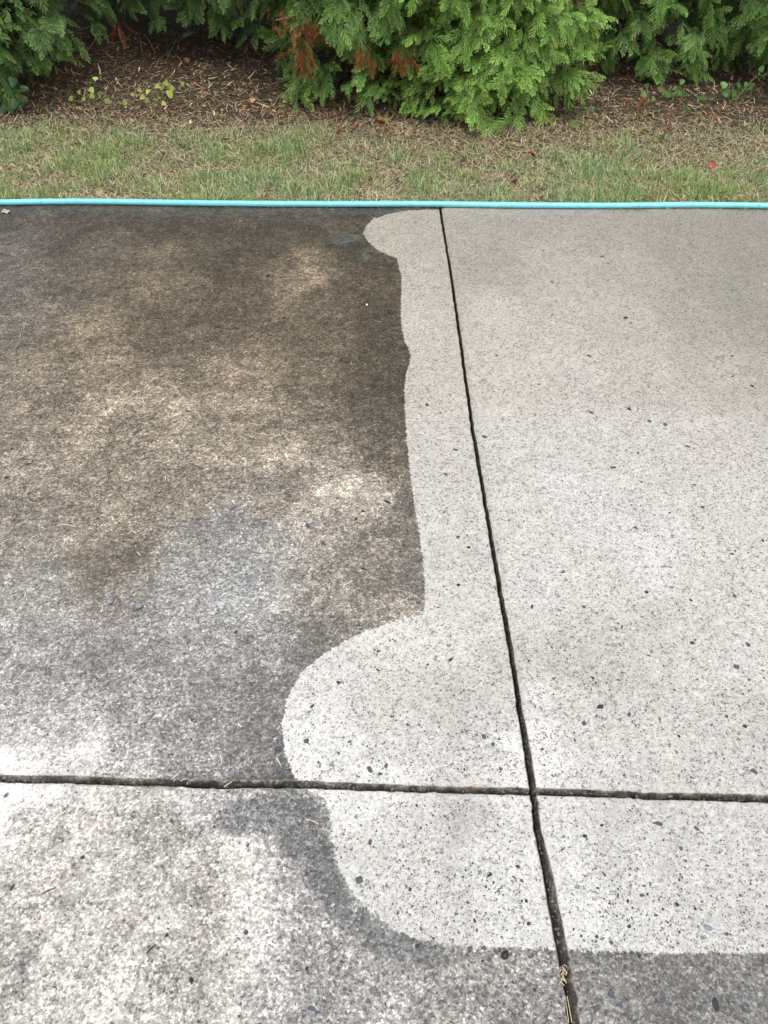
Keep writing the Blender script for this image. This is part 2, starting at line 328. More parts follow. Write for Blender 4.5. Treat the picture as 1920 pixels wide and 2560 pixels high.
# stain map: how grey/brown the soiled and the washed concrete are, with sky sheen painted in at left centre (tone 0..255, brown 0..1, wet 0..1)
ST_D = np.array([
 (20,465,72,.25,.9),(200,465,66,.4,.9),(400,465,58,.5,1),(600,465,46,.5,1),(740,470,44,.5,1),(850,452,60,.4,1),
 (20,520,92,.2,.8),(200,520,84,.4,.8),(400,520,70,.6,.9),(600,520,62,.6,1),(800,525,52,.6,1),
 (20,620,94,.2,.7),(200,620,88,.5,.7),(350,560,98,.7,.7),(360,620,92,.7,.7),(500,620,78,.7,.8),(650,560,98,.8,.7),(665,600,118,.85,.6),(700,640,80,.7,.8),(820,620,64,.7,.9),
 (50,700,104,.35,.6),(190,715,114,.7,.5),(350,700,88,.75,.7),(500,700,82,.75,.7),(700,700,84,.75,.7),(845,700,66,.7,.8),
 (50,800,118,.6,.6),(250,800,122,.7,.5),(520,800,126,.75,.5),(700,800,96,.75,.6),(840,800,74,.75,.7),
 (50,900,124,.65,.5),(250,890,142,.65,.4),(350,905,138,.65,.4),(550,900,130,.7,.5),(700,900,108,.75,.6),(850,900,84,.7,.7),
 (50,980,132,.65,.5),(250,970,136,.65,.4),(400,980,138,.65,.4),(600,980,146,.6,.4),(720,980,136,.6,.4),(850,980,96,.7,.6),
 (50,1080,126,.65,.5),(250,1080,124,.7,.5),(450,1070,122,.65,.6),(600,1060,124,.6,.6),(700,1070,158,.5,.4),(780,1078,168,.5,.3),(830,1075,150,.5,.3),(885,1080,98,.6,.6),
 (50,1180,132,.55,.6),(250,1220,102,.8,.7),(420,1170,130,.35,.6),(480,1150,134,.15,.6),(600,1180,142,.25,.5),(700,1170,144,.5,.5),(800,1180,120,.6,.6),(870,1180,96,.6,.7),  # left-centre tones lifted here and in the next row for reflected sky
 (50,1280,136,.3,.9),(250,1290,122,.4,1),(400,1270,138,.12,.6),(520,1270,146,.05,.6),(620,1270,162,.25,.4),(720,1280,124,.5,.6),(800,1270,104,.55,.7),(885,1280,104,.5,.7),
 (870,1322,150,.5,.4),(800,1340,120,.5,.6),(720,1380,106,.4,.7),(50,1400,140,.15,.9),(250,1400,128,.15,1),(450,1400,136,.15,1),(600,1400,132,.2,.8),(670,1420,104,.3,.7),
 (50,1500,146,.15,.8),(250,1500,138,.15,.8),(450,1500,130,.15,.8),(580,1500,114,.2,.7),
 (50,1600,168,.15,.5),(150,1580,168,.15,.5),(300,1600,146,.15,.6),(450,1600,128,.15,.7),(580,1600,116,.15,.7),
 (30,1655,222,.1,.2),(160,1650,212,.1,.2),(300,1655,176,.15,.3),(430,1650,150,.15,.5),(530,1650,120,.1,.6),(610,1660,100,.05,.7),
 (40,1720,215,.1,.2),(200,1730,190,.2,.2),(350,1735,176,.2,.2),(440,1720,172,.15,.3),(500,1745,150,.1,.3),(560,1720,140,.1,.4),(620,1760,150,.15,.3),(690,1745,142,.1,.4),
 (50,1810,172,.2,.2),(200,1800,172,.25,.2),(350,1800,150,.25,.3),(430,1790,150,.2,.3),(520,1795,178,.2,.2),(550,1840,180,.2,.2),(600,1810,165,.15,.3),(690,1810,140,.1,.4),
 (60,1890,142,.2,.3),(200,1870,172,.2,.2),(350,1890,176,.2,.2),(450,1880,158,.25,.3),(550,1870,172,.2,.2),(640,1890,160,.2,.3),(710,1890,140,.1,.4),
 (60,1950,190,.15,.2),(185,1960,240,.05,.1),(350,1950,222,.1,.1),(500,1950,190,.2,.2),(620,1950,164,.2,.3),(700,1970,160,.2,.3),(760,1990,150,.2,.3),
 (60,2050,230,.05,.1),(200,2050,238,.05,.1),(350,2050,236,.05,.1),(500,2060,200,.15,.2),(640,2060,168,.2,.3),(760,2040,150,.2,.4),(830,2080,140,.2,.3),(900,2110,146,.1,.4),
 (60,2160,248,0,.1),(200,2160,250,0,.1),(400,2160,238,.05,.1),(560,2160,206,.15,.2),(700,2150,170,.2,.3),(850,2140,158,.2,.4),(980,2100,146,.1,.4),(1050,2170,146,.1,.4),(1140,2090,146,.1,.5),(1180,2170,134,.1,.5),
 (1270,2085,100,.1,.7),(1400,2085,98,.1,.7),(1540,2085,96,.1,.7),(1640,2090,104,.1,.7),(1300,2170,122,.1,.6),(1450,2170,126,.1,.6),(1600,2170,112,.1,.6)], float)
ST_C = np.array([
 (900,470,184,.5,.3),(830,510,188,.55,.2),(940,520,186,.5,.2),(900,600,190,.42,.2),(920,700,196,.4,.2),(930,800,196,.4,.2),(930,950,202,.25,.2),(960,1100,205,.2,.2),(980,1200,205,.12,.2),(990,1300,206,.1,.2),
 (1000,480,176,.5,.3),(1150,470,174,.45,.3),(1300,475,170,.5,.3),(1450,480,166,.5,.3),(1620,480,160,.5,.4),
 (1050,560,172,.4,.3),(1200,560,184,.35,.2),(1350,560,180,.4,.2),(1500,560,164,.5,.3),(1640,570,160,.55,.4),
 (1060,680,196,.4,.2),(1200,680,194,.35,.2),(1350,690,186,.4,.2),(1500,690,170,.5,.3),(1640,700,160,.55,.3),
 (1100,800,198,.35,.2),(1250,800,198,.3,.2),(1400,800,192,.35,.2),(1550,800,182,.42,.2),(1640,800,174,.5,.2),
 (1100,950,206,.2,.2),(1250,950,206,.2,.2),(1400,950,204,.2,.2),(1550,950,200,.25,.2),(1640,950,196,.25,.2),
 (1120,1100,208,.12,.2),(1240,1050,214,.02,.5),(1400,1100,208,.1,.2),(1550,1100,206,.15,.2),(1640,1100,204,.18,.2),
 (1150,1250,210,.08,.2),(1300,1250,207,.1,.2),(1410,1150,216,0,.6),(1550,1250,206,.12,.2),(1640,1250,206,.12,.2),
 (1120,1420,196,.18,.2),(1250,1420,190,.18,.2),(1400,1400,198,.14,.2),(1550,1400,204,.1,.2),(1640,1400,206,.1,.2),
 (1180,1520,214,.04,.2),(1150,1600,222,.02,.2),(1250,1560,204,.1,.2),(1400,1550,200,.12,.2),(1550,1550,200,.12,.2),(1640,1550,196,.14,.2),
 (1170,1680,222,0,.2),(1300,1670,208,.05,.2),(1450,1660,198,.1,.2),(1600,1670,200,.1,.2),
 (700,1460,214,.06,.2),(850,1400,216,.1,.2),(950,1380,214,.1,.2),(1050,1340,212,.12,.2),(700,1560,222,0,.2),(850,1510,204,.1,.2),(980,1500,192,.14,.2),(1070,1520,200,.1,.2),
 (660,1640,224,0,.2),(760,1640,218,-.05,.3),(900,1620,206,.06,.2),(1050,1620,208,.04,.2),(1100,1680,220,0,.2),(850,1685,222,0,.2),
 (750,1740,218,0,.2),(900,1740,206,.06,.2),(1000,1760,192,.06,.2),(1100,1760,208,.04,.2),(760,1850,208,.05,.2),(900,1850,206,.05,.2),(1050,1850,212,0,.2),(1140,1850,212,0,.2),
 (850,1960,208,.04,.2),(980,1960,212,0,.2),(1130,1960,216,0,.2),(1000,2020,206,.0,.2),(1180,2030,212,0,.2),
 (1200,1740,212,.04,.2),(1320,1760,200,.06,.2),(1450,1750,198,.08,.2),(1600,1760,202,.06,.2),(1230,1860,216,-.02,.2),(1350,1850,208,0,.2),(1500,1850,200,.02,.2),(1640,1850,202,.02,.2),
 (1250,1960,216,-.02,.2),(1400,1960,208,0,.2),(1550,1960,204,0,.2),(1640,1960,200,0,.2),(1250,2040,214,-.02,.2),(1450,2035,212,0,.2),(1620,2035,212,0,.2)], float)
ALB_K = 0.62
def tone2alb(t):
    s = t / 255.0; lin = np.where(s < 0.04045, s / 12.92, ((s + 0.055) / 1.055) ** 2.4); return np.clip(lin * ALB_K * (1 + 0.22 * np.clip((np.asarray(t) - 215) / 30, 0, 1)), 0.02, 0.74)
def stain_sheen(P, T):
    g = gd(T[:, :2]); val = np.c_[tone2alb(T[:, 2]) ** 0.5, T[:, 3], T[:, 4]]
    d = np.hypot(g[:, 0], np.hypot(g[:, 1], CAM_H)); h = 0.027 * d ** 1.55 * (d / 2.0) ** 0.25      # kernel widens with the survey spacing
    out = np.zeros((len(P), 3)); PX = np.clip(P[:, 0], -2.0, 2.2); PY = np.clip(P[:, 1], 0.6, 3.6)
    wx = 0.055 * (N1.fbm(P[:, 0], P[:, 1], 11, 4) - 0.5) * 2; wy = 0.055 * (N2.fbm(P[:, 0], P[:, 1], 11, 4) - 0.5) * 2
    PX = PX + wx; PY = PY + wy
    for i in range(0, len(P), 20000):
        dx = PX[i:i+20000, None] - g[None, :, 0]; dy = PY[i:i+20000, None] - g[None, :, 1]
        asp = 1.0 + 0.25 * g[None, :, 1]
        r2 = (dx ** 2 * 1.0 + (dy / asp) ** 2) / (h[None] ** 2)
        wgt = 1.0 / (0.22 + r2) ** 2.7
        out[i:i+20000] = (wgt @ val) / wgt.sum(1)[:, None]
    out[:, 0] = out[:, 0] ** 2
    return out

BAND = gd([(466, 1772), (484, 1742), (520, 1720), (590, 1712), (640, 1716), (670, 1728), (702, 1745), (714, 1800), (724, 1845), (737, 1882), (760, 1925), (797, 1970), (852, 2012), (905, 2034), (975, 2048), (965, 2085), (915, 2098), (865, 2094), (800, 2055), (740, 2000), (690, 1950), (655, 1905), (628, 1870), (610, 1835), (575, 1808), (535, 1792), (505, 1800), (480, 1795)])
GAP = 0.0065
def prof(slope):
    if slope: return [('w', 0.0, -0.09), ('w', 0.0, -0.017), ('w', 0.2, -0.015), ('w', 0.42, -0.0125), ('w', 0.62, -0.009), ('w', 0.8, -0.0065), ('w', 0.95, -0.0030), ('w', 1.0, -0.0006), ('w', 1.12, 0), ('w', 1.4, 0)]
    return [('a', 0.002, -0.09), ('a', 0.0015, -0.012), ('a', 0.0, -0.0035), ('a', 0.0016, -0.0012), ('a', 0.004, -0.0002), ('a', 0.010, 0)]
def wV(y): return np.interp(y, [0.4, 0.75, 1.0, 1.6, 2.5, 3.6], [0.0115, 0.0075, 0.004, 0.0032, 0.003, 0.003]) * (0.75 + 0.6 * N3(y, y * 0, 7))
def wH(x): return 0.0080 * (0.75 + 0.5 * N3(x, x * 0 + 9, 5))

DRIVE = empty('driveway', kind='structure')
slab_data = {}
def slab(sx, sy, out_x, far):
    """sx: -1 left/+1 right of the long joint, sy: +1 beyond / -1 before the cross joint"""
    pa = prof(sx > 0); pb = prof(sy > 0)
    def span(pr, vis, lim, step):
        fine = np.arange(pr[-1][1] * (0.02 if pr[-1][0] == 'w' else 1) + step, vis, step)
        return np.concatenate([fine, np.arange(vis + 0.06, lim, 0.12), [lim]])
    stx, sty = 0.0095, (0.0095 if sy > 0 else 0.008)
    vis_x = 2.35 if sx < 0 else 1.9
    ax = span(pa, vis_x, out_x, stx)
    if sy > 0: by = np.concatenate([span(pb, 2.88, 2.9, sty)[:-1], [2.9]])
    else: by = span(pb, 0.42, far, sty)
    na, nb = len(pa) + len(ax), len(pb) + len(by)
    kind_a = np.array([0 if k == 'a' else 1 for k, _, _ in pa] + [0] * len(ax)); va = np.array([v for _, v, _ in pa] + list(ax)); za = np.array([z for *_, z in pa] + [0.0] * len(ax))
    kind_b = np.array([0 if k == 'a' else 1 for k, _, _ in pb] + [0] * len(by)); vb = np.array([v for _, v, _ in pb] + list(by)); zb = np.array([z for *_, z in pb] + [0.0] * len(by))
    X = np.zeros((nb, na)); Y = np.zeros((nb, na)) + (2.0 if sy > 0 else 0.3)
    for it in range(6):
        a = np.where(kind_a[None] == 1, va[None] * wV(Y), va[None] + 0 * Y)
        fade = np.clip(1 - a / 0.03, 0, 1)
        cx = cV(Y) + fade * wob(Y, 3.3, 0.0036)
        X = cx + sx * (GAP / 2 + a)
        b = np.where(kind_b[:, None] == 1, vb[:, None] * wH(X), vb[:, None] + 0 * X)
        fadeb = np.clip(1 - b / 0.03, 0, 1)
        cy = cH(X) + fadeb * wob(X, 5.1, 0.0038)
        if sy > 0:
            L = cE(X) - cy - GAP / 2; Y = cy + GAP / 2 + b * np.where(b < 0.05, 1, 0) + np.where(b >= 0.05, 0.05 + (b - 0.05) * (L - 0.05) / 2.85, 0)
        else: Y = cy - GAP / 2 - b
    # ragged arrises
    rag = 0.0014 * (N2.fbm(X, Y, 80, 2) - 0.5)
    Z = np.minimum(za[None] + 0 * X, zb[:, None] + 0 * X)
    onedge = (Z < -0.0001) & (Z > -0.05)
    Z = Z + np.where(onedge, 0.004 * (N1.fbm(X, Y, 130, 3) - 0.5), 0) * np.clip(-Z / 0.006, 0.3, 1)
    Z = Z + np.where(Z > -0.05, 0.003 * (N1.fbm(X, Y, 1.6, 3) - 0.5) + rag * 0.35, 0)
    V = np.stack([X, Y, Z], -1).reshape(-1, 3); P = V[:, :2]
    F = grid_faces(nb, na)
    if sx * sy < 0: F = F[:, ::-1]
    # outer faces of the far edge
    cl = sdf_poly(P, CLEAN)
    d = stain_sheen(P, ST_D); c = stain_sheen(P, ST_C); c[:, 1] *= 0.8; c[:, 0] *= 0.88
    if sy < 0:                                                          # where the wash water ran off and still soaks the slab
        Pw = P + 0.03 * np.stack([N1.fbm(P[:, 0], P[:, 1], 18, 4) - 0.5, N2.fbm(P[:, 0], P[:, 1], 18, 4) - 0.5], -1)
        bnd = np.clip(sdf_poly(Pw, BAND) / 0.008 + 0.5, 0, 1)[:, None] * (0.75 + 0.5 * (N3.fbm(P[:, 0], P[:, 1], 14, 3) - 0.3))[:, None].clip(0, 1)
        wetc = np.array([[tone2alb(98.0), 0.03, 0.6]]); d = d * (1 - bnd) + wetc * bnd
    d[:, 0] *= np.interp(P[:, 1], [1.5, 1.9], [1.0, 0.88]); d[:, 0] *= 1 + 0.10 * (sy < 0)
    if sy > 0 and sx < 0:                                               # silt line soaked beside the cross joint
        bq = P[:, 1] - cH(P[:, 0]); xa, xb = gd([(300, 1690), (655, 1698)])[:, 0]
        sm = np.clip(1.2 - bq / (0.028 * (0.5 + N1.fbm(P[:, 0], P[:, 1], 25, 3))), 0, 1) * np.clip((P[:, 0] - xa) / 0.12, 0, 1) * (P[:, 0] < xb); d[:, 0] = d[:, 0] * (1 - sm) + 0.028 * sm
    if sy > 0 and sx < 0:                                               # pale scuffs left by earlier sweeps of the washer
        for st, wd, am in (([(628, 520), (655, 560), (672, 590), (684, 612)], 0.030, 0.75), ([(165, 735), (190, 718), (225, 700)], 0.035, 0.5), ([(345, 560), (362, 540), (372, 520)], 0.03, 0.45), ([(225, 885), (275, 868), (340, 850), (395, 905)], 0.035, 0.45),
                           ([(500, 800), (560, 785), (610, 800)], 0.05, 0.35), ([(545, 985), (600, 975), (650, 982)], 0.028, 0.5), ([(700, 1062), (760, 1072), (840, 1080)], 0.032, 0.45), ([(300, 960), (380, 950), (440, 985), (520, 1010)], 0.03, 0.3), ([(20, 830), (60, 815), (110, 830)], 0.04, 0.3), ([(715, 945), (735, 955)], 0.03, 0.4), ([(560, 690), (620, 670), (700, 660), (760, 690)], 0.05, 0.3), ([(180, 600), (260, 590), (330, 600)], 0.05, 0.3)):
            g_ = gd(st); dd = np.full(len(P), 9.0); Pq = P + 0.05 * np.stack([N1.fbm(P[:, 0], P[:, 1], 9, 4) - 0.5, N2.fbm(P[:, 0], P[:, 1], 9, 4) - 0.5], -1)
            for a_, b_ in zip(g_[:-1], g_[1:]):
                ab = b_ - a_; tt = np.clip(((Pq - a_) @ ab) / (ab @ ab), 0, 1); dd = np.minimum(dd, np.hypot(*(Pq - a_ - tt[:, None] * ab).T))
            d[:, 0] *= 1 + 0.62 * am * np.exp(-(dd / wd) ** 2) * (0.5 + N3.fbm(P[:, 0], P[:, 1], 30, 3))
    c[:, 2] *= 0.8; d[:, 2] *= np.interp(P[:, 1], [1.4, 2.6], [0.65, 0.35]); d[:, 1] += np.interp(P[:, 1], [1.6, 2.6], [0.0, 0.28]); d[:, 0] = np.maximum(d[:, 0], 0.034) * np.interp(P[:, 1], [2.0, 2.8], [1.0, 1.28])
    wet_ = np.where(cl > 0, c[:, 2], d[:, 2])
    a2 = np.where(kind_a[None] == 1, va[None] * wV(Y), va[None] + 0 * Y); b2 = np.where(kind_b[:, None] == 1, vb[:, None] * wH(X), vb[:, None] + 0 * X)
    ja = np.clip(1 - (a2 - (0.98 * wV(Y) if sx > 0 else 0.001)) / 0.0035, 0, 1); jb = np.clip(1 - (b2 - (0.98 * wH(X) if sy > 0 else 0.001)) / 0.0035, 0, 1)
    j = np.maximum(ja, jb).ravel()
    j = np.where(j > 0, j + np.clip(-Z.ravel() / 0.016, 0, 1.0) * np.clip(j, 0, 1), 0)
    me = build_mesh('concrete_slab', V, [(F, 0)], [M_CON], dict(ripple=ripple(P), clean=cl, stain_sheen=d[:, 0], brown=np.clip(d[:, 1], 0, 1), stain_clean=c[:, 0], brown_clean=np.clip(c[:, 1], 0, 1), wet=np.clip(wet_, 0, 1), joint=j), smooth=True)
    o = link('concrete_slab', me, DRIVE)
    return o
SLABS = {}
def ripple(P):
    """where a loose film of water still runs over the slab"""
    out = np.zeros(len(P))
    for (u, v, ru, rv) in ((742, 520, 55, 22), (790, 525, 22, 40), (640, 476, 120, 5), (460, 1190, 150, 100), (545, 1260, 100, 130), (380, 1290, 160, 70), (1235, 1030, 70, 40), (1410, 1150, 45, 35), (1600, 640, 60, 60)):
        c = gd((u, v)); ax = abs(gd((u + ru, v))[0] - c[0]); ay = abs(gd((u, v - rv))[1] - c[1])
        r2 = ((P[:, 0] - c[0]) / ax) ** 2 + ((P[:, 1] - c[1]) / ay) ** 2
        out = np.maximum(out, (np.clip(0.75 - r2 + 3.0 * (N1.fbm(P[:, 0], P[:, 1], 16, 3) - 0.5), 0, 1) * 2.0 if v < 600 else np.clip(1.25 - r2 + 1.1 * (N1.fbm(P[:, 0], P[:, 1], 14, 3) - 0.5), 0, 1)))
    return out
for sx, sy, ox, far in ((-1, 1, 5.2, 0), (1, 1, 4.6, 0), (-1, -1, 5.2, 4.0), (1, -1, 4.6, 4.0)): SLABS[sx, sy] = slab(sx, sy, ox, far)
# dirt lying deep in the joints
def joint_bed():
    q = NB('joint_dirt'); f = q.noise(200, 4, 0.7)
    q.l(q.ramp(f, [(0.35, (0.004, 0.004, 0.003)), (0.7, (0.025, 0.02, 0.015))]), q.b.inputs['Base Color']); q.b.inputs['Roughness'].default_value = 0.95
    y = np.linspace(-3.3, 3.6, 300); z = -0.045 + 0.012 * (N1.fbm(y, y * 0, 20, 3) - 0.5)
    ylow = np.interp(y, [0.3, 0.5, 0.58, 0.66], [-0.022, -0.02, -0.026, -0.045]) - (-0.045)
    V = np.concatenate([np.stack([cV(y) + s * 0.03, y, z + ylow], -1) for s in (-1, 1)]); n = len(y)
    F1 = np.stack([np.arange(n - 1), np.arange(n - 1) + n, np.arange(1, n) + n, np.arange(1, n)], -1)
    x = np.linspace(-5, 5, 300); z2 = -0.052 + 0.012 * (N1.fbm(x, x * 0 + 4, 20, 3) - 0.5)
    # the joint is nearly full of silt under the wet patch
    fx = gd([(520, 1699), (600, 1699)])[:, 0]; z2 = z2 + 0.034 * np.exp(-((x - fx.mean()) / 0.14) ** 2)
    V2 = np.concatenate([np.stack([x, cH(x) + s * 0.03, z2], -1) for s in (-1, 1)])
    F2 = F1 if len(x) == n else None
    link('joint_dirt', build_mesh('joint_dirt', np.concatenate([V, V2]), [(np.concatenate([F1, F2[:, ::-1] + len(V)]), 0)], [q.m], smooth=True), DRIVE)
joint_bed()

# aggregate stones set in the slabs
def stone_mesh(seed, mat, h=0.16, n=8):
    r = np.random.default_rng(seed); th = np.sort(r.random(n) * 0.5 + np.arange(n)) * 2 * np.pi / n
    rad = 0.5 * (0.75 + 0.45 * r.random(n)); el = 0.62 + 0.3 * r.random()
    ring = np.stack([rad * np.cos(th), el * rad * np.sin(th)], -1)
    V = np.concatenate([np.c_[ring, np.full(n, -h)], np.c_[ring, np.full(n, h * 0.25)], np.c_[ring * 0.72, np.full(n, h) + 0.05 * (r.random(n) - 0.5)], [[0, 0, h * 1.08]]])
    i = np.arange(n); j = (i + 1) % n
    q = np.concatenate([np.stack([i, j, j + n, i + n], -1), np.stack([i + n, j + n, j + 2 * n, i + 2 * n], -1)]); t = np.stack([i + 2 * n, j + 2 * n, np.full(n, 3 * n)], -1)
    return build_mesh('aggregate_stone', V, [(q, 0), (t, 0)], [mat], smooth=False)
STONES = [[stone_mesh(100 * k + s, M_STONE[k], 0.10) for s in range(4)] for k in range(5)]
NOTE = [  # photo points (source pixels), size in px, colour
 (1501,1767,19,0),(1460,1808,12,1),(1491,1790,11,1),(1574,1786,11,1),(1650,1798,9,1),(1128,1648,13,0),(1547,1700,9,1),(1551,1613,9,0),(1330,1516,13,0),(1730,1607,11,0),(1616,1480,10,0),(1660,1416,16,2),(1673,1417,9,2),(1590,1320,13,1),
 (1674,1282,8,0),(1907,1352,10,0),(1830,1385,9,1),(1757,1268,9,0),(1727,1500,10,0),(1679,1468,10,1),(1837,1490,10,1),(1555,1566,10,1),(1530,1546,12,2),(1460,1517,10,1),(1841,1666,14,1),(1702,1786,11,2),(1690,1772,10,2),(1780,1812,8,1),
 (1885,1928,16,1),(1862,1815,11,0),(1910,1870,13,2),(1870,1610,12,1),(1365,1838,10,2),(1252,1923,10,1),(1408,1430,11,1),(1287,1458,11,2),(1396,1490,10,2),(1265,1430,10,1),(1532,1168,14,1),(1478,1031,12,1),(1573,1023,13,0),(1663,1061,12,1),
 (1720,1116,13,1),(1595,1132,9,1),(1624,1053,11,1),(1474,890,12,0),(1242,889,10,0),(1380,705,10,1),(1565,794,11,0),(1577,807,9,1),(1505,641,12,1),(1521,659,9,1),(1347,961,10,0),(1830,890,9,1),(1832,941,11,0),(1880,964,9,0),(1776,830,14,2),(1585,737,11,2),
 (1207,1083,12,1),(1212,1092,13,1),(1114,1186,12,1),(1067,1012,12,0),(1213,1237,14,2),(1190,1237,16,2),(1145,1342,12,1),(1172,1368,12,0),(1205,1379,11,1),(1265,1430,12,1),(1134,1369,7,3),(1146,1462,11,0),(1140,1125,12,1),
 (947,1628,11,1),(975,1601,9,1),(923,1780,6,1),(845,1706,12,0),(781,1765,11,0),(766,1853,14,1),(874,1854,11,1),(771,1781,16,2),(925,1923,18,1),(965,1914,12,1),(875,1938,14,1),(855,1926,12,2),(830,1913,14,2),(800,1915,13,2),(915,1935,12,1),(985,1940,12,1),
 (797,1905,9,1),(840,1942,10,1),(950,1935,12,1),(1020,1812,12,1),(1210,1842,14,1),(1232,1860,10,1),(1225,1783,12,2),(1252,1922,11,1),(925,2106,14,1),(897,2200,18,1),(992,2042,9,1),(890,2042,12,2),(1226,2184,10,0),(1248,2046,10,2),(1200,2182,14,2),(1057,2148,9,3),(1290,2200,10,3),
 (1463,2090,12,0),(1649,2060,16,1),(1743,2072,13,1),(1768,2320,19,2),(1757,2343,12,2),(1570,2252,8,0),(1606,2238,11,1),(1545,2237,10,1),(1494,2220,8,0),(1443,2218,14,2),(1544,2187,9,2),(1512,2187,10,1),(1571,2428,11,3),(1457,2530,26,2),(1492,2519,22,1),(1529,2485,22,1),(1788,2512,28,0),
 (1480,2400,14,1),(1655,2503,13,1),(1598,2390,12,0),(1375,2468,10,1),(1320,2550,16,2),(1167,2470,12,2),(1240,2380,12,1),(1210,2370,12,1),(1225,2400,11,1),(1552,2515,12,1),(1749,2520,11,1),
 (968,1255,16,0),(770,1315,16,1),(890,1298,11,0),(907,1278,9,0),(810,1360,16,1),(843,1246,9,0),(908,1422,11,0),(1018,1440,10,0),(920,1450,9,0),(544,819,14,0),(340,1082,17,1),(360,1148,16,1),(71,1160,12,0),(520,853,10,0),(669,690,14,0),(710,795,12,0),(474,815,11,0),(17,1194,11,0),(30,1123,8,0),
 (15,1988,15,1),(56,1970,14,2),(430,2053,17,1),(448,1990,12,1),(207,2143,11,0),(546,2155,8,0),(478,2265,9,0),(372,2366,9,0),(478,2450,13,0),(615,2330,14,1),(418,2337,12,1),(780,2520,18,1),(776,2535,16,2),(1045,2365,13,0),(695,1855,12,1),(700,1878,10,1),(297,1805,10,1),(480,1800,9,0),(590,1580,10,0),(630,1800,8,0)]
stone_n = {k: 0 for k in SLABS}
taken = []
def place_stone(x, y, size, c):
    sx = 1 if x > cV(np.array(y)) else -1; sy = 1 if y > cH(np.array(x)) else -1
    if abs(x - cV(np.array(y))) < 0.035 or abs(y - cH(np.array(x))) < 0.032: return
    if stone_n[sx, sy] >= 290: return
    stone_n[sx, sy] += 1
    o = bpy.data.objects.new('aggregate_stone', STONES[c][rng.integers(4)]); COL.objects.link(o); o.parent = SLABS[sx, sy]
    o.location = (x, y, 0.003 * (N1.fbm(np.array(x), np.array(y), 1.6, 3) - 0.5) - 0.045 * size); o.rotation_euler = (0.05 * rng.normal(), 0.05 * rng.normal(), rng.random() * 6.28)
    o.scale = (size, size * (0.6 + 0.4 * rng.random()), size)
    taken.append((x, y))
for u, v, s, c in NOTE:
    x, y = ground(u, v); d = math.sqrt(x * x + y * y + CAM_H ** 2)
    place_stone(float(x), float(y), s * d / F_PX * (1.15 if sdf_poly(np.array([[float(x), float(y)]]), CLEAN)[0] > 0 else 1.3 if y > 0.9 else 0.95), c)
nrand = 0
while nrand < 620:
    u, v = rng.random() * 1920, 540 + rng.random() ** 0.8 * 1960
    x, y = map(float, ground(u, v)); P = np.array([[x, y]])
    cl = sdf_poly(P, CLEAN)[0]
    if cl < 0.01 and rng.random() > 0.10: continue
    if N3.fbm(np.array(x), np.array(y), 2.2, 3) < 0.30 + 0.4 * rng.random(): continue
    size = 0.0050 + 0.0055 * rng.random() ** 2.2
    c = rng.choice(5, p=[0.38, 0.40, 0.14, 0.03, 0.05]) if cl > 0 else rng.choice(2)
    place_stone(x, y, size, c); nrand += 1
# grit too fine to pick apart: one stuff part on the clean side of each slab
def grit(key, n):
    pts = []
    while len(pts) < n:
        u = rng.random(4000) * 2100 - 90; v = 530 + rng.random(4000) ** 0.85 * 2030
        x, y = ground(u, v); P = np.stack([x, y], -1); cl = sdf_poly(P, CLEAN)
        ok = (np.where(x > cV(y), 1, -1) == key[0]) & (np.where(y > cH(x), 1, -1) == key[1]) & (np.abs(x - cV(y)) > 0.028) & (np.abs(y - cH(x)) > 0.026)
        ok &= (cl > 0.004) | (rng.random(4000) < 0.06); ok &= N3.fbm(x, y, 2.2, 3) > 0.12 + 0.52 * rng.random(4000)
        pts += list(P[ok])
    P = np.array(pts[:n]); k = 6; th = np.arange(k) * 2 * np.pi / k
    s = (0.0012 + 0.0022 * rng.random(n) ** 2.0) * np.clip(np.hypot(P[:, 1], CAM_H) / 1.9, 0.9, 1.7); el = 0.45 + 0.5 * rng.random(n); ro = rng.random(n) * 6.28
    rad = 0.7 + 0.5 * rng.random((n, k))
    lx = s[:, None] * rad * np.cos(th); ly = s[:, None] * el[:, None] * rad * np.sin(th)
    X = P[:, :1] + lx * np.cos(ro)[:, None] - ly * np.sin(ro)[:, None]; Y = P[:, 1:] + lx * np.sin(ro)[:, None] + ly * np.cos(ro)[:, None]
    Zb = 0.003 * (N1.fbm(P[:, 0], P[:, 1], 1.6, 3) - 0.5)
    Z = np.repeat(Zb[:, None] + 0.0002, k, 1)
    V = np.concatenate([np.stack([X, Y, Z - 0.001], -1), np.stack([P[:, 0], P[:, 1], Zb + 0.0010], -1)[:, None]], 1).reshape(-1, 3)
    b = np.arange(n)[:, None] * (k + 1); i = np.arange(k)
    F = np.stack([b + i, b + (i + 1) % k, np.broadcast_to(b + k, (n, k))], -1).reshape(-1, 3)
    cm = np.array([(0.012, 0.012, 0.014), (0.04, 0.043, 0.052), (0.11, 0.13, 0.18), (0.22, 0.12, 0.085), (0.08, 0.07, 0.06)])
    col = cm[rng.choice(5, n, p=[0.40, 0.36, 0.10, 0.03, 0.11])]
    link('aggregate_grit', build_mesh('aggregate_grit', V, [(F, 0)], [M_STRAW], dict(Col=np.repeat(col, k + 1, 0))), SLABS[key], kind='stuff')
grit((1, 1), 15000); grit((-1, 1), 6500); grit((1, -1), 2800); grit((-1, -1), 2500)

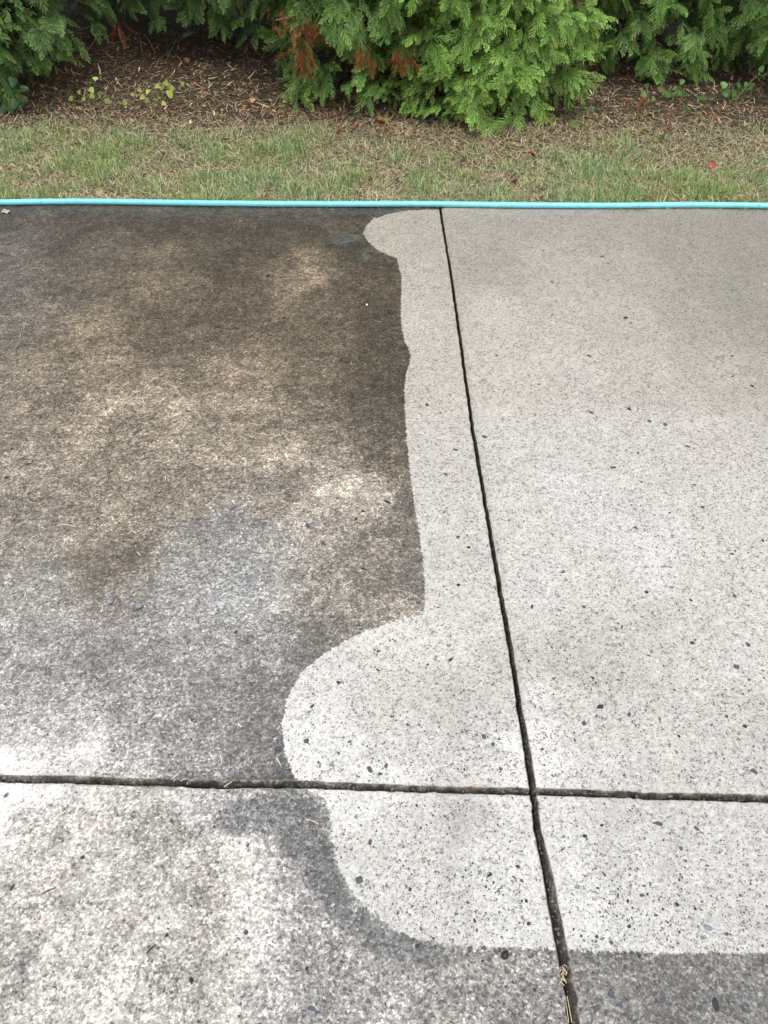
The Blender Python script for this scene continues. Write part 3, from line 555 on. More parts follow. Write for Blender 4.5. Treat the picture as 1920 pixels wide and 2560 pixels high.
# ------------------------------------------------------------------ lawn soil
HED = 4.55
def soil_z(x, y): return -0.012 + 0.02 * (N1.fbm(x, y, 3.0, 4) - 0.5) + np.clip((y - 4.0) * 0.012, 0, 0.05)
def lawn_soil():
    xs = np.concatenate([[-40, -20, -10, -6], np.arange(-4.4, 4.41, 0.045), [6, 10, 20, 40]]); t = np.concatenate([np.arange(0, 4.0, 0.04), [4.5, 5.5, 8, 14, 30]])
    X, T = np.meshgrid(xs, t); Y = cE(X) + 0.002 + T; Z = soil_z(X, Y); Z[0] = np.minimum(Z[0], -0.015)
    V = np.stack([X, Y, Z], -1).reshape(-1, 3); link('lawn_soil', build_mesh('lawn_soil', V, [(grid_faces(len(t), len(xs)), 0)], [M_SOIL], smooth=True), kind='structure')
lawn_soil()

# ------------------------------------------------------------------ hose along the slab edge
def hose_mat():
    q = NB('turquoise_hose'); f = q.noise(35, 4, 0.6); g = q.noise(240, 3, 0.6)
    c = q.mix(q.maprange(f, 0.35, 0.7), (0.14, 0.46, 0.54), (0.18, 0.53, 0.60))
    sp = q.math('GREATER_THAN', g, 0.69); c = q.mix(q.math('MULTIPLY', sp, 0.6), c, (0.03, 0.08, 0.09))
    q.l(c, q.b.inputs['Base Color']); q.b.inputs['Roughness'].default_value = 0.38
    return q.m
def hose():
    r = 0.0135
    pts = gd([(0, 437.5), (80, 435.5), (160, 435), (280, 436), (400, 438.5), (520, 440), (640, 440.5), (760, 441), (880, 440.5), (1000, 442.5), (1120, 444), (1240, 445), (1360, 444.5), (1450, 443), (1560, 443), (1659, 445)], r)
    x = np.linspace(pts[0, 0] - 2.3, pts[-1, 0] + 2.3, 500); y = np.interp(x, pts[:, 0], pts[:, 1]); y = np.where(x < pts[0, 0], pts[0, 1] + 0.05 * (x - pts[0, 0]), y); y = np.where(x > pts[-1, 0], pts[-1, 1] - 0.03 * (x - pts[-1, 0]), y)
    ker = np.ones(25) / 25; y = np.convolve(np.pad(y, 12, mode='edge'), ker, 'valid') + 0.010 * (N2.fbm(x, 0 * x, 2.2, 3) - 0.5)
    z = r + 0.001 + 0.0 * x
    V, F = tube(np.stack([x, y, z], -1), r, 14)
    link('garden_hose', build_mesh('garden_hose', V, [(F, 0)], [hose_mat()], smooth=True), label='pale turquoise garden hose lying along the edge between concrete and lawn', category='hose')
    return x, y
HX, HY = hose()
def hose_y(x): return np.interp(x, HX, HY)

# ------------------------------------------------------------------ grass and litter
def strips(base, dirv, length, width, bend, side=None):
    """one blade = 5 verts: two base, two mid, one tip"""
    n = len(base); up = np.array([0, 0, 1.0])
    if side is None:
        side = np.cross(dirv, up); bad = np.linalg.norm(side, axis=1) < 0.05; side[bad] = (1, 0, 0); side /= np.linalg.norm(side, axis=1)[:, None]
    m = base + dirv * (length * 0.55)[:, None]; tip = base + dirv * length[:, None] + bend
    hw = (width / 2)[:, None]
    V = np.stack([base - side * hw, base + side * hw, m - side * hw * 0.8 + bend * 0.25, m + side * hw * 0.8 + bend * 0.25, tip], 1).reshape(-1, 3)
    b = np.arange(n)[:, None] * 5
    return V, (b + np.array([0, 1, 3, 2])), (b + np.array([2, 3, 4]))
def grass():
    def sample(n):
        x = (rng.random(n) * 2 - 1) * 3.6; t = rng.random(n) ** 1.15 * 1.75
        y = hose_y(x) + 0.012 + t; return x, y, t
    # --- living blades
    x, y, t = sample(330000)
    dens = N1.fbm(x, y, 3.0, 4) * 0.6 + N2.fbm(x, y, 9, 3) * 0.4
    edge = 1.08 + 0.30 * (N3.fbm(x, y, 1.3, 3) - 0.5) * 2 - 0.22 * np.exp(-((x - 0.75) / 0.7) ** 2) + 0.10 * np.exp(-((x + 0.9) / 0.5) ** 2)
    keep = rng.random(len(x)) < np.clip((dens - 0.43) * 6.0, 0.05, 1) * np.clip((edge - t) / 0.45, 0.015, 1)
    xo = 1.05 + rng.random(900) * 1.6; keep = np.concatenate([keep, rng.random(900) < np.clip((xo - 0.9) / 0.8, 0.1, 1)])   # runners creeping over the hose
    x = np.concatenate([x, xo]); y = np.concatenate([y, hose_y(xo) - 0.028 + 0.03 * rng.random(900) ** 0.6]); t = np.concatenate([t, np.zeros(900)]); dens = np.concatenate([dens, np.full(900, 0.5)])
    x, y, t, dens = x[keep], y[keep], t[keep], dens[keep]; n = len(x)
    tuft = N2.fbm(x, y, 5.5, 3)
    L = (0.018 + 0.042 * rng.random(n) ** 1.6) * (0.45 + 1.5 * np.clip(tuft, 0, 1)); az = rng.random(n) * 6.283; inc = np.abs(rng.normal(0.45, 0.5, n)).clip(0, 1.5)
    d = np.stack([np.cos(az) * np.sin(inc), np.sin(az) * np.sin(inc), np.cos(inc)], -1)
    bend = np.stack([np.cos(az + rng.normal(0, .6, n)), np.sin(az), -0.6 * np.ones(n)], -1) * (L * 0.35 * rng.random(n))[:, None]
    base = np.stack([x, y, soil_z(x, y) - 0.002], -1)
    V, Q, T = strips(base, d, L, 0.0026 + 0.0026 * rng.random(n), bend)
    g = np.array([(0.20, 0.32, 0.09), (0.30, 0.42, 0.14), (0.11, 0.19, 0.075), (0.44, 0.49, 0.23), (0.19, 0.33, 0.16)])
    hue = np.clip(N3.fbm(x, y, 4, 3) + 0.25 * rng.normal(size=n), 0, 0.999)
    col = g[(hue * 5).astype(int)] * (0.75 + 0.5 * rng.random(n))[:, None]
    dry = rng.random(n) < np.clip(0.20 + 0.9 * (0.5 - dens), 0.04, 0.5); col[dry] = np.array([0.36, 0.29, 0.15]) * (0.6 + 0.7 * rng.random(dry.sum()))[:, None]
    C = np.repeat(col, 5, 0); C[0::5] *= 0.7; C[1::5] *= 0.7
    # --- straw thatch lying flat
    x, y, t = sample(150000); k2 = rng.random(len(x)) < np.clip((1.3 - t) / 0.4, 0.12, 1); x, y = x[k2], y[k2]; n = len(x)
    L = 0.02 + 0.05 * rng.random(n) ** 1.5; az = rng.random(n) * 6.283; el = rng.normal(0.12, 0.16, n)
    d = np.stack([np.cos(az) * np.cos(el), np.sin(az) * np.cos(el), np.sin(el)], -1)
    base = np.stack([x, y, soil_z(x, y) + 0.003 + 0.026 * rng.random(n) ** 1.5], -1)
    bend = rng.normal(0, 1, (n, 3)) * (L * 0.14)[:, None]; bend[:, 2] = np.abs(bend[:, 2]) * 0.4
    V2, Q2, T2 = strips(base, d, L, 0.0018 + 0.0018 * rng.random(n), bend)
    s = np.array([(0.58, 0.49, 0.32), (0.46, 0.37, 0.22), (0.68, 0.61, 0.44), (0.14, 0.10, 0.055), (0.40, 0.37, 0.21)])
    C2 = np.repeat(s[rng.integers(0, 5, n)] * (0.65 + 0.6 * rng.random(n))[:, None], 5, 0)
    off = len(V)
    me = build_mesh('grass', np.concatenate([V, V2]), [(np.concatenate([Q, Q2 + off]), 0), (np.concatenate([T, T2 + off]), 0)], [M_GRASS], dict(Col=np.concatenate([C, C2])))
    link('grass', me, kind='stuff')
grass()
def mulch():
    n = 60000; x = (rng.random(n) * 2 - 1) * 4.2; t = 0.55 + rng.random(n) * 2.4; y = hose_y(x) + t
    edge = 1.02 + 0.30 * (N3.fbm(x, y, 1.3, 3) - 0.5) * 2 - 0.22 * np.exp(-((x - 0.75) / 0.7) ** 2) + 0.08 * np.exp(-((x + 0.9) / 0.5) ** 2)
    k = rng.random(n) < np.clip((t - edge) / 0.22 + 0.35, 0, 1); x, y = x[k], y[k]; n = len(x)
    L = 0.016 + 0.07 * rng.random(n) ** 2.2; az = rng.random(n) * 6.283; el = rng.normal(0.08, 0.2, n)
    d = np.stack([np.cos(az) * np.cos(el), np.sin(az) * np.cos(el), np.sin(el)], -1)
    base = np.stack([x, y, soil_z(x, y) + 0.002 + 0.012 * rng.random(n)], -1)
    bend = rng.normal(0, 1, (n, 3)) * (L * 0.12)[:, None]
    V, Q, T = strips(base, d, L, 0.0025 + 0.011 * rng.random(n) ** 2.5, bend)
    s = np.array([(0.13, 0.078, 0.044), (0.075, 0.044, 0.027), (0.33, 0.20, 0.11), (0.22, 0.085, 0.045), (0.55, 0.42, 0.28), (0.03, 0.02, 0.014)])
    C = np.repeat(s[rng.choice(6, n, p=[.24, .18, .20, .12, .14, .12])] * (0.6 + 0.75 * rng.random(n))[:, None], 5, 0)
    link('leaf_litter', build_mesh('leaf_litter', V, [(Q, 0), (T, 0)], [M_STRAW], dict(Col=C)), kind='stuff')
mulch()
def clippings():
    """bits of dry straw washed over the soiled slab"""
    n = 420; u = rng.random(n) ** 1.1 * 1000; v = 530 + rng.random(n) * 1500; x, y = ground(u, v)
    k = sdf_poly(np.stack([x, y], -1), CLEAN) < -0.01; x, y = x[k], y[k]; n = len(x)
    L = 0.006 + 0.022 * rng.random(n) ** 2.5; az = rng.random(n) * 6.283
    d = np.stack([np.cos(az), np.sin(az), 0.03 + 0 * az], -1); base = np.stack([x, y, 0.0022 + 0 * x], -1)
    bend = np.c_[rng.normal(0, 1, (n, 2)) * (L * 0.2)[:, None], np.zeros(n)]
    V, Q, T = strips(base, d, L, 0.0008 + 0.0009 * rng.random(n), bend)
    s = np.array([(0.62, 0.55, 0.42), (0.45, 0.38, 0.25), (0.7, 0.68, 0.6)])
    link('straw_clippings', build_mesh('straw_clippings', V, [(Q, 0), (T, 0)], [M_STRAW], dict(Col=np.repeat(s[rng.integers(0, 3, n)], 5, 0))), kind='stuff')
clippings()

# ------------------------------------------------------------------ arborvitae
def spray_template(n_pair, sub, seed, droop=0.25, wide=0.36, bw=1.0):
    """flat fern-like frond, unit length along +y: stem, side shoots, scale-leaf tips"""
    r = np.random.default_rng(seed); V, F, tip = [], [], []
    def blade(p, a, L, W, t0, t1, lift):
        d = np.array([math.sin(a), math.cos(a)]); s = np.array([d[1], -d[0]])
        q = [p - s * W * 0.4, p + d * L * 0.55 - s * W * 0.5, p + d * L, p + d * L * 0.55 + s * W * 0.5, p + s * W * 0.4]
        i = len(V)
        for k, c in enumerate(q):
            yy = c[1]; z = -droop * yy * yy + lift * (0.5 if k in (1, 3) else (1 if k == 2 else 0)) - 0.25 * abs(c[0]) ** 1.3
            V.append((c[0], yy, z)); tip.append(t0 if k in (0, 4) else (t1 if k == 2 else (t0 + t1) / 2))
        F.append((i, i + 1, i + 3, i + 4)); F2.append((i + 1, i + 2, i + 3))
    F2 = []
    blade(np.array([0, 0.0]), 0, 1.0, 0.035, 0.0, 1.0, 0)
    for k in range(n_pair):
        f = 0.10 + 0.86 * (k + 0.5) / n_pair
        env = wide * min(1, 0.45 + 1.9 * f) * (1 - f) ** 0.62 + 0.03
        for s in (-1, 1):
            ff = f + r.normal(0, 0.012) + (0.02 if s > 0 else -0.02); L = env * (0.85 + 0.3 * r.random()); a = s * (0.72 + 0.12 * r.normal()) * (1.0 - 0.25 * f)
            p = np.array([0, ff]); lift = r.normal(0, 0.035)
            blade(p, a, L, 0.044 * bw, 0.15 + 0.4 * f, 0.75 + 0.25 * r.random(), lift)
            d = np.array([math.sin(a), math.cos(a)])
            for m in range(sub):
                g = 0.28 + 0.55 * (m + 0.5) / sub
                for s2 in (-1, 1):
                    l2 = L * (0.40 - 0.20 * g) * (0.85 + 0.4 * r.random()) + 0.02
                    blade(p + d * L * g, a + s2 * (0.55 + 0.1 * r.normal()), l2, 0.044 * bw, 0.3 + 0.4 * f, 0.7 + 0.3 * r.random(), lift * g + r.normal(0, 0.015))
    return np.array(V), np.array(F), np.array(F2), np.array(tip)
T_HI = [spray_template(6 + s % 2, s % 2, s, 0.20 + 0.14 * (s % 3), 0.40 + 0.05 * (s % 3), 0.95 if s % 2 == 0 else 0.7) for s in range(6)]
T_MID = [spray_template(6, s % 2, 20 + s, 0.25, 0.42, 0.85) for s in range(4)]
T_LOW = [spray_template(4, 0, 40 + s, 0.3, 0.42, 1.35) for s in range(3)]
for tl in T_LOW: tl[0][:, 0] *= 1.0
SPRAY_ME = {k: [build_mesh('spray', V, [(F, 0), (F2, 0)], [m], dict(tip=t)) for V, F, F2, t in T_HI] for k, m in M_SPRAY.items()}

def frames(d, nrm):
    d = d / np.linalg.norm(d, axis=1)[:, None]; x = np.cross(d, nrm); x /= np.linalg.norm(x, axis=1)[:, None] + 1e-9
    return np.stack([x, d, np.cross(x, d)], -1)          # columns: side, along, normal
def stamp(tmpl, pos, R, s, seed):
    r = np.random.default_rng(seed); outV, outF, outF2, tip, rnd, o = [], [], [], [], [], 0
    pick = r.integers(0, len(tmpl), len(pos))
    for k, (V, F, F2, t) in enumerate(tmpl):
        I = np.where(pick == k)[0]
        if not len(I): continue
        W = np.einsum('nij,vj->nvi', R[I], V) * s[I][:, None, None] + pos[I][:, None]
        nv = len(V); b = (np.arange(len(I)) * nv)[:, None, None] + o
        outV.append(W.reshape(-1, 3)); outF.append((F[None] + b).reshape(-1, 4)); outF2.append((F2[None] + b).reshape(-1, 3))
        tip.append(np.tile(t, len(I))); rnd.append(np.repeat(r.random(len(I)), nv)); o += nv * len(I)
    return np.concatenate(outV), np.concatenate(outF), np.concatenate(outF2), np.concatenate(tip), np.concatenate(rnd)

def arborvitae(label, cx, cy, Rr, H, hem, tone, seed, nb=170, parts=300, detail=True, spray=0.105, dead=None, limbs=True):
    r = np.random.default_rng(seed); ns = Noise2(seed + 500, 64)
    tree = empty('arborvitae', (cx, cy, float(soil_z(np.array(cx), np.array(cy)))), label=label, category='tree', group='arborvitae trees of the hedge')
    def rad(az, z): return Rr * np.sqrt(np.clip(1 - (np.clip(z, 0, H) / H) ** 1.7, 0, 1)) * (0.78 + 0.42 * ns(np.cos(az) * 2 + 5, np.sin(az) * 2 + z * 3.2, 2.1)) * (1.0 + 0.06 * np.clip(z / 0.35, 0, 1))
    def cluster(az, z, fr, n_in, size):
        """n_in sprays fanned round each branch tip"""
        m = len(az); rr = rad(az, z) * fr
        tipP = np.stack([np.cos(az) * rr, np.sin(az) * rr, z], -1); out = np.stack([np.cos(az), np.sin(az), 0 * az], -1); tan = np.stack([-np.sin(az), np.cos(az), 0 * az], -1); up = np.array([0, 0, 1.0])
        dr = r.uniform(-0.55, 1.25, m)                                       # droop of the branch
        bd = out * np.cos(dr)[:, None] - up * np.sin(dr)[:, None] + tan * r.normal(0, 0.5, m)[:, None]; bd /= np.linalg.norm(bd, axis=1)[:, None]
        sidev = np.cross(bd, out * 0.5 + up + 0.35 * tan * r.normal(0, 1, m)[:, None]); sidev /= np.linalg.norm(sidev, axis=1)[:, None]; nrm = np.cross(sidev, bd)
        P, D, Nn, S = [], [], [], []
        for k in range(n_in):
            f = k / max(1, n_in - 1); s = 1 if k % 2 else -1
            P.append(tipP - bd * (size * 1.15 * (1 - f))[:, None] if np.ndim(size) else tipP - bd * (size * 1.15 * (1 - f)))
            ang = s * (0.78 * (1 - f) + 0.12) + r.normal(0, 0.18, m)
            dd = bd * np.cos(ang)[:, None] + sidev * np.sin(ang)[:, None] - up * 0.10; D.append(dd)
            Nn.append(nrm + 0.35 * r.normal(0, 1, (m, 3))); S.append(size * (0.72 + 0.5 * r.random(m)))
        return np.concatenate(P), np.concatenate(D), np.concatenate(Nn), np.concatenate(S)
    front = -np.pi / 2
    zmax = 1.0
    az = np.where(r.random(nb) < 0.72, front + r.normal(0, 0.95, nb), r.random(nb) * 6.283); z = r.random(nb) ** 0.9 * zmax
    fr = np.where(r.random(nb) < 0.62, r.uniform(0.84, 1.06, nb), r.uniform(0.45, 0.9, nb))
    P, D, Nn, S = cluster(az, z, fr, 7, spray)
    wP = P + np.array([cx, cy, 0])
    tipz = (P + D / np.linalg.norm(D, axis=1)[:, None] * S[:, None] * 0.9)[:, 2]
    aP = np.arctan2(P[:, 1], P[:, 0]); low = hem(aP, wP[:, 0]) * (0.8 + 0.5 * r.random(len(P))) + 0.012
    keep = (np.minimum(P[:, 2], tipz) > low); P, D, Nn, S, wP = P[keep], D[keep], Nn[keep], S[keep], wP[keep]
    R = frames(D, Nn)
    # what shows largest: in the frame, near the outside, facing the lawn
    u, v = project(wP + D * S[:, None] * 0.5); inf = (u > -30) & (u < 1950) & (v > -40) & (v < 400)
    score = -wP[:, 1] + 0.35 * np.hypot(P[:, 0], P[:, 1]) + np.where(inf, 10, 0) + 0.05 * r.random(len(P))
    order = np.argsort(-score); npart = min(parts, int(inf.sum())) if detail else 0
    mine, rest = order[:npart], order[npart:]
    # everything else: one joined crown (inner and upper foliage)
    near = rest[inf[rest]]; off = rest[~inf[rest]]; st = [stamp(T_MID, P[k_], R[k_], S[k_], seed) if (k_ is near and detail) else stamp(T_LOW, P[k_], R[k_], S[k_] * 1.1, seed + 7) for k_ in (near, off) if len(k_)]
    nu = int(34 * (H - zmax) * (Rr / 0.65) * (1.0 if detail else 0.8)); az2 = r.random(nu * 3) * 6.283; z2 = zmax * 0.85 + (H - zmax * 0.85) * r.random(nu * 3)
    P2, D2, N2_, S2 = cluster(az2, z2, r.uniform(0.6, 1.05, nu * 3), 6, 0.21); st.append(stamp(T_LOW, P2, frames(D2, N2_), S2 * 1.15, seed + 1))
    # dark inner layers so that nothing shows through
    ni = 150; az3 = r.random(ni) * 6.283; z3 = r.random(ni) ** 0.8 * 1.15; P3, D3, N3_, S3 = cluster(az3, z3, r.uniform(0.2, 0.72, ni), 5, 0.2)
    a3 = np.arctan2(P3[:, 1], P3[:, 0]); k3 = (P3[:, 2] - 0.14) > hem(a3, P3[:, 0] + cx) + 0.03; st.append(stamp(T_LOW, P3[k3], frames(D3[k3], N3_[k3]), S3[k3], seed + 2))
    V, Fq, Ft, tp, rn, o = [], [], [], [], [], 0
    for a, b, c, d_, e in st:
        V.append(a); Fq.append(b + o); Ft.append(c + o); tp.append(d_); rn.append(e); o += len(a)
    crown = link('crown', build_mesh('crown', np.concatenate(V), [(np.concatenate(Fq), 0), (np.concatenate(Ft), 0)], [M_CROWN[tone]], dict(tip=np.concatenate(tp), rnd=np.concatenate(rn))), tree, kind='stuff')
    for i in mine:
        o = bpy.data.objects.new('spray', SPRAY_ME[tone][r.integers(6)]); COL.objects.link(o); o.parent = crown
        M = Matrix.Translation(Vector(P[i])) @ Matrix(R[i].tolist()).to_4x4() @ Matrix.Scale(float(S[i]), 4); o.matrix_local = M
    # trunk and limbs
    tz = np.linspace(-0.06, H * 0.93, 14); tw = np.stack([0.03 * np.sin(tz * 1.7 + seed), 0.03 * np.cos(tz * 1.3), tz], -1)
    tv, tf = tube(tw, 0.075 * (1 - tz / H * 0.85) + 0.02 * np.exp(-np.clip(tz, 0, 9) / 0.1), 9)
    link('trunk', build_mesh('trunk', tv, [(tf, 0)], [M_BARK], smooth=True), tree)
    lp = []
    for k in range(46):
        a = r.random() * 6.283; z0 = 0.12 + r.random() * 1.5 if k < 34 else 1.5 + r.random() * (H - 2.2); rr = float(rad(np.array(a), np.array(z0))) * r.uniform(0.75, 0.98); t = np.linspace(0, 1, 6)
        hz = float(hem(np.array(a), np.array(cx + math.cos(a) * rr)))
        zz = z0 + 0.10 * np.sin(t * 2.2) - 0.16 * t * t; zz = np.maximum(zz, hz * t + 0.03)
        lp.append(tube(np.stack([np.cos(a + 0.25 * np.sin(3 * t)) * rr * t, np.sin(a + 0.25 * np.sin(3 * t)) * rr * t, zz], -1), 0.013 * (1 - 0.8 * t) + 0.002, 5))
    lv, lf = join(lp); link('limbs', build_mesh('limbs', lv, [(lf, 0)], [M_BARK], smooth=True), tree, kind='stuff')
    return tree, crown, rad

flat = lambda h: (lambda az, wx: h + 0 * wx)
TREES = {}
# front row
TREES['A'] = arborvitae('dark green arborvitae at the left end, its skirt sweeping down to the ivy', -2.55, 5.50, 0.82, 4.1, lambda az, wx: np.interp(wx, [-2.25, -2.0, -1.8, -1.6], [0.02, 0.14, 0.26, 0.42]), 'blue', 31, nb=330)
TREES['C'] = arborvitae('arborvitae with rust brown dead sprays hanging in its open left side', -0.10, 5.40, 0.66, 3.7, lambda az, wx: np.interp(wx, [-0.75, -0.5, -0.1, 0.15, 0.4], [0.10, 0.03, 0.02, 0.10, 0.05]), 'mid', 32, nb=320)
TREES['D'] = arborvitae('full bright green arborvitae standing farthest forward onto the lawn', 0.64, 5.18, 0.62, 3.8, flat(0.015), 'bright', 33, nb=520, spray=0.098)
TREES['E'] = arborvitae('shaded arborvitae set back just right of the bright green one', 1.85, 6.12, 0.80, 4.2, lambda az, wx: 0.02 + 0 * wx, 'mid', 34, nb=330)
TREES['F'] = arborvitae('arborvitae at the right end with its branches lifted off the mulch', 2.88, 5.75, 0.86, 4.0, lambda az, wx: np.interp(wx, [1.9, 2.15, 2.45, 2.8], [0.42, 0.26, 0.06, 0.03]), 'mid', 35, nb=320)
# behind
TREES['B'] = arborvitae('arborvitae set back in the gap, branch tips hanging high over bare mulch', -1.25, 6.60, 1.0, 3.8, lambda az, wx: np.interp(wx, [-2.0, -1.5, -0.9, -0.6, -0.4], [0.30, 0.24, 0.18, 0.08, 0.04]), 'blue', 36, nb=330, spray=0.125)
TREES['G'] = arborvitae('arborvitae half hidden behind the two middle trees', 0.55, 6.6, 0.85, 3.6, flat(0.06), 'blue', 37, nb=90, parts=120)
for k, (x, y) in enumerate(((-3.3, 6.9), (-2.2, 7.7), (-0.4, 8.0), (1.3, 7.7), (3.3, 7.4))):  # extra rear row, added to block light so the hedge gaps stay dark
    arborvitae(['rear arborvitae added for darkness behind the left end tree', 'rear arborvitae added for darkness at the back of the left gap', 'rear arborvitae added for darkness behind the bare mulch gap', 'rear arborvitae added for darkness behind the bright green tree', 'rear arborvitae added for darkness behind the right end tree'][k], x, y, 0.95, 3.6 + 0.2 * (k % 2), flat(0.05), 'blue', 50 + k, nb=70, parts=0, detail=False, spray=0.22)

# dead brown bunches caught in tree C (and one in D)
def bunch(key, u, v, ydist, n, L, spread, tone='dead', seed=0, name='dead_spray'):
    tree, crown, rad = TREES[key]; r = np.random.default_rng(900 + seed)
    a = (u - 960) / F_PX; b = (v - 1280) / F_PX; t = ydist / (C45 - b * S45); c = np.array([a * t, ydist, CAM_H + t * (-S45 - b * C45)]) - np.array(tree.location)
    for k in range(int(n * 1.7)):
        p = c + r.normal(0, spread, 3) * np.array([1, 0.6, 0.5]); d = np.array([r.normal(0, 0.22), -0.15 + r.normal(0, 0.15), -1.0]); nn = np.array([r.normal(0, 1), -0.6, 0.2])
        R = frames(d[None], nn[None])[0]; o = bpy.data.objects.new(name, SPRAY_ME[tone][r.integers(6)]); COL.objects.link(o); o.parent = crown
        s = L * (0.8 + 0.4 * r.random()); M = Matrix.Translation(Vector(p)) @ Matrix(R.tolist()).to_4x4() @ Matrix.Diagonal((s * 0.55, s, s, 1)); o.matrix_local = M
        if k == 0: o['label'] = 'rust brown dead spray hanging among the green'
bunch('C', 762, 45, 4.82, 9, 0.15, 0.035, seed=1); bunch('C', 757, 110, 4.80, 10, 0.16, 0.022, seed=2); bunch('C', 700, 20, 4.85, 4, 0.11, 0.03, seed=3); bunch('C', 690, 55, 4.86, 3, 0.07, 0.012, seed=4)
bunch('C', 908, 110, 4.74, 5, 0.11, 0.02, seed=5); bunch('C', 932, 145, 4.74, 3, 0.09, 0.012, seed=6); bunch('C', 1000, 115, 4.70, 5, 0.13, 0.02, seed=7); bunch('C', 1018, 135, 4.70, 4, 0.11, 0.012, seed=8); bunch('C', 1045, 70, 4.78, 4, 0.10, 0.03, seed=9)
bunch('B', 292, 35, 5.75, 3, 0.14, 0.02, seed=10); bunch('D', 1162, 275, 4.55, 2, 0.05, 0.008, 'yellow', seed=11, name='yellow_spray')

# ------------------------------------------------------------------ twigs
def twig(pts, r, label, mat=None, zs=None):
    P = [];
    for (u, v, yd) in pts:
        a = (u - 960) / F_PX; b = (v - 1280) / F_PX; t = yd / (C45 - b * S45); P.append((a * t, yd, CAM_H + t * (-S45 - b * C45)))
    P = np.array(P); s = np.linspace(0, 1, 14); q = np.linspace(0, 1, len(P)); Q = np.stack([np.interp(s, q, P[:, k]) for k in range(3)], -1)
    Q[:, 2] = np.maximum(Q[:, 2], soil_z(Q[:, 0], Q[:, 1]) + r * 0.3); Q[1:-1] = (Q[:-2] + Q[1:-1] * 2 + Q[2:]) / 4
    c = Q[0].copy(); V, F = tube(Q - c, np.linspace(r, r * 0.5, 14), 6)
    o = link('twig', build_mesh('twig', V, [(F, 0)], [mat or M_TWIG], smooth=True), label=label, category='twig'); o.location = c; return o
twig([(189, 151, 5.93), (225, 120, 5.85), (251, 78, 5.8)], 0.006, 'long bare stick leaning up into the left tree')
twig([(389, 152, 5.93), (385, 125, 5.9), (372, 100, 5.9), (360, 86, 5.9)], 0.003, 'thin curved bare stem rising in the middle of the dark gap')
twig([(413, 160, 5.88), (425, 130, 5.88), (442, 98, 5.9)], 0.0025, 'thin straight bare stem right of the curved one in the gap')
twig([(358, 142, 5.98), (352, 110, 5.98), (348, 86, 5.98)], 0.0025, 'faint bare stem left of the curved one in the gap')
twig([(1543, 188, 5.62), (1546, 165, 5.6), (1560, 158, 5.6), (1570, 178, 5.6), (1576, 205, 5.5)], 0.0025, 'pale looped dry stem beside the bright tree on the right')
twig([(1600, 189, 5.63), (1622, 178, 5.66), (1655, 176, 5.66)], 0.003, 'pale arching dry stem lying on the right hand mulch')
twig([(1558, 219, 5.43), (1583, 236, 5.35)], 0.003, 'dark short stick lying on the right hand mulch', M_BARK)
twig([(925, 258, 5.1), (940, 278, 4.95), (948, 288, 4.86)], 0.0035, 'brown stick poking from under the tree with dead sprays')
twig([(908, 38, 4.74), (893, 62, 4.73), (896, 95, 4.73), (912, 118, 4.73), (925, 140, 4.74)], 0.0032, 'grey bare twig hanging down with brown dead sprays')
twig([(690, 50, 4.86), (718, 44, 4.84), (745, 36, 4.84)], 0.0028, 'pale bare twig crossing in front of the dead brown spray')
def ground_stick(u0, v0, u1, v1, r, label, mat):
    x, y = ground(np.array([u0, u1]), np.array([v0, v1])); s = np.linspace(0, 1, 8); P = np.stack([np.interp(s, [0, 1], x), np.interp(s, [0, 1], y), 0 * s + r], -1); P[:, 1] += 0.06 * (x[1] - x[0]) * np.sin(s * 3.1)
    c = P[0].copy(); c[2] = 0.0; V, F = tube(P - c, r * (1 - 0.6 * np.abs(s - 0.4)), 6); o = link('twig', build_mesh('twig', V, [(F, 0)], [mat], smooth=True), label=label, category='twig'); o.location = c
M_DARKTWIG = simple('wet_dark_twig', (0.02, 0.016, 0.012), 0.6, 0.3, 200); M_PALE = simple('pale_straw_stem', (0.55, 0.47, 0.32), 0.7, 0.2, 200)
for (a, b, c, d, r, l, m) in ((367, 2383, 390, 2362, .0016, 'dark bent twig on the bright bottom left concrete', M_DARKTWIG), (106, 2235, 140, 2220, .0013, 'dark curved twig on the lower left concrete', M_DARKTWIG), (26, 2228, 38, 2212, .0024, 'short thick dark twig by the left border of the concrete', M_DARKTWIG),
    (764, 2048, 796, 2060, .0009, 'pale curved straw stem on the wet patch below the cross joint', M_PALE), (476, 2445, 480, 2462, .002, 'stubby black twig on the bright lower concrete', M_DARKTWIG), (413, 2344, 420, 2334, .002, 'small dark twig above the bent one', M_DARKTWIG), (1168, 1965, 1198, 1960, .0012, 'pale straw stem lying in the cross joint', M_PALE), (95, 1990, 125, 1985, .0008, 'fine pale straw just below the left cross joint', M_PALE), (560, 1968, 580, 1955, .0009, 'pale straw sticking from the silted joint', M_PALE), (155, 1312, 190, 1318, .0012, 'pale grass stem on the brown concrete', M_PALE), (342, 1380, 352, 1390, .0012, 'short pale straw above the grey pebbles', M_PALE)):
    ground_stick(a, b, c, d, r, l, m)

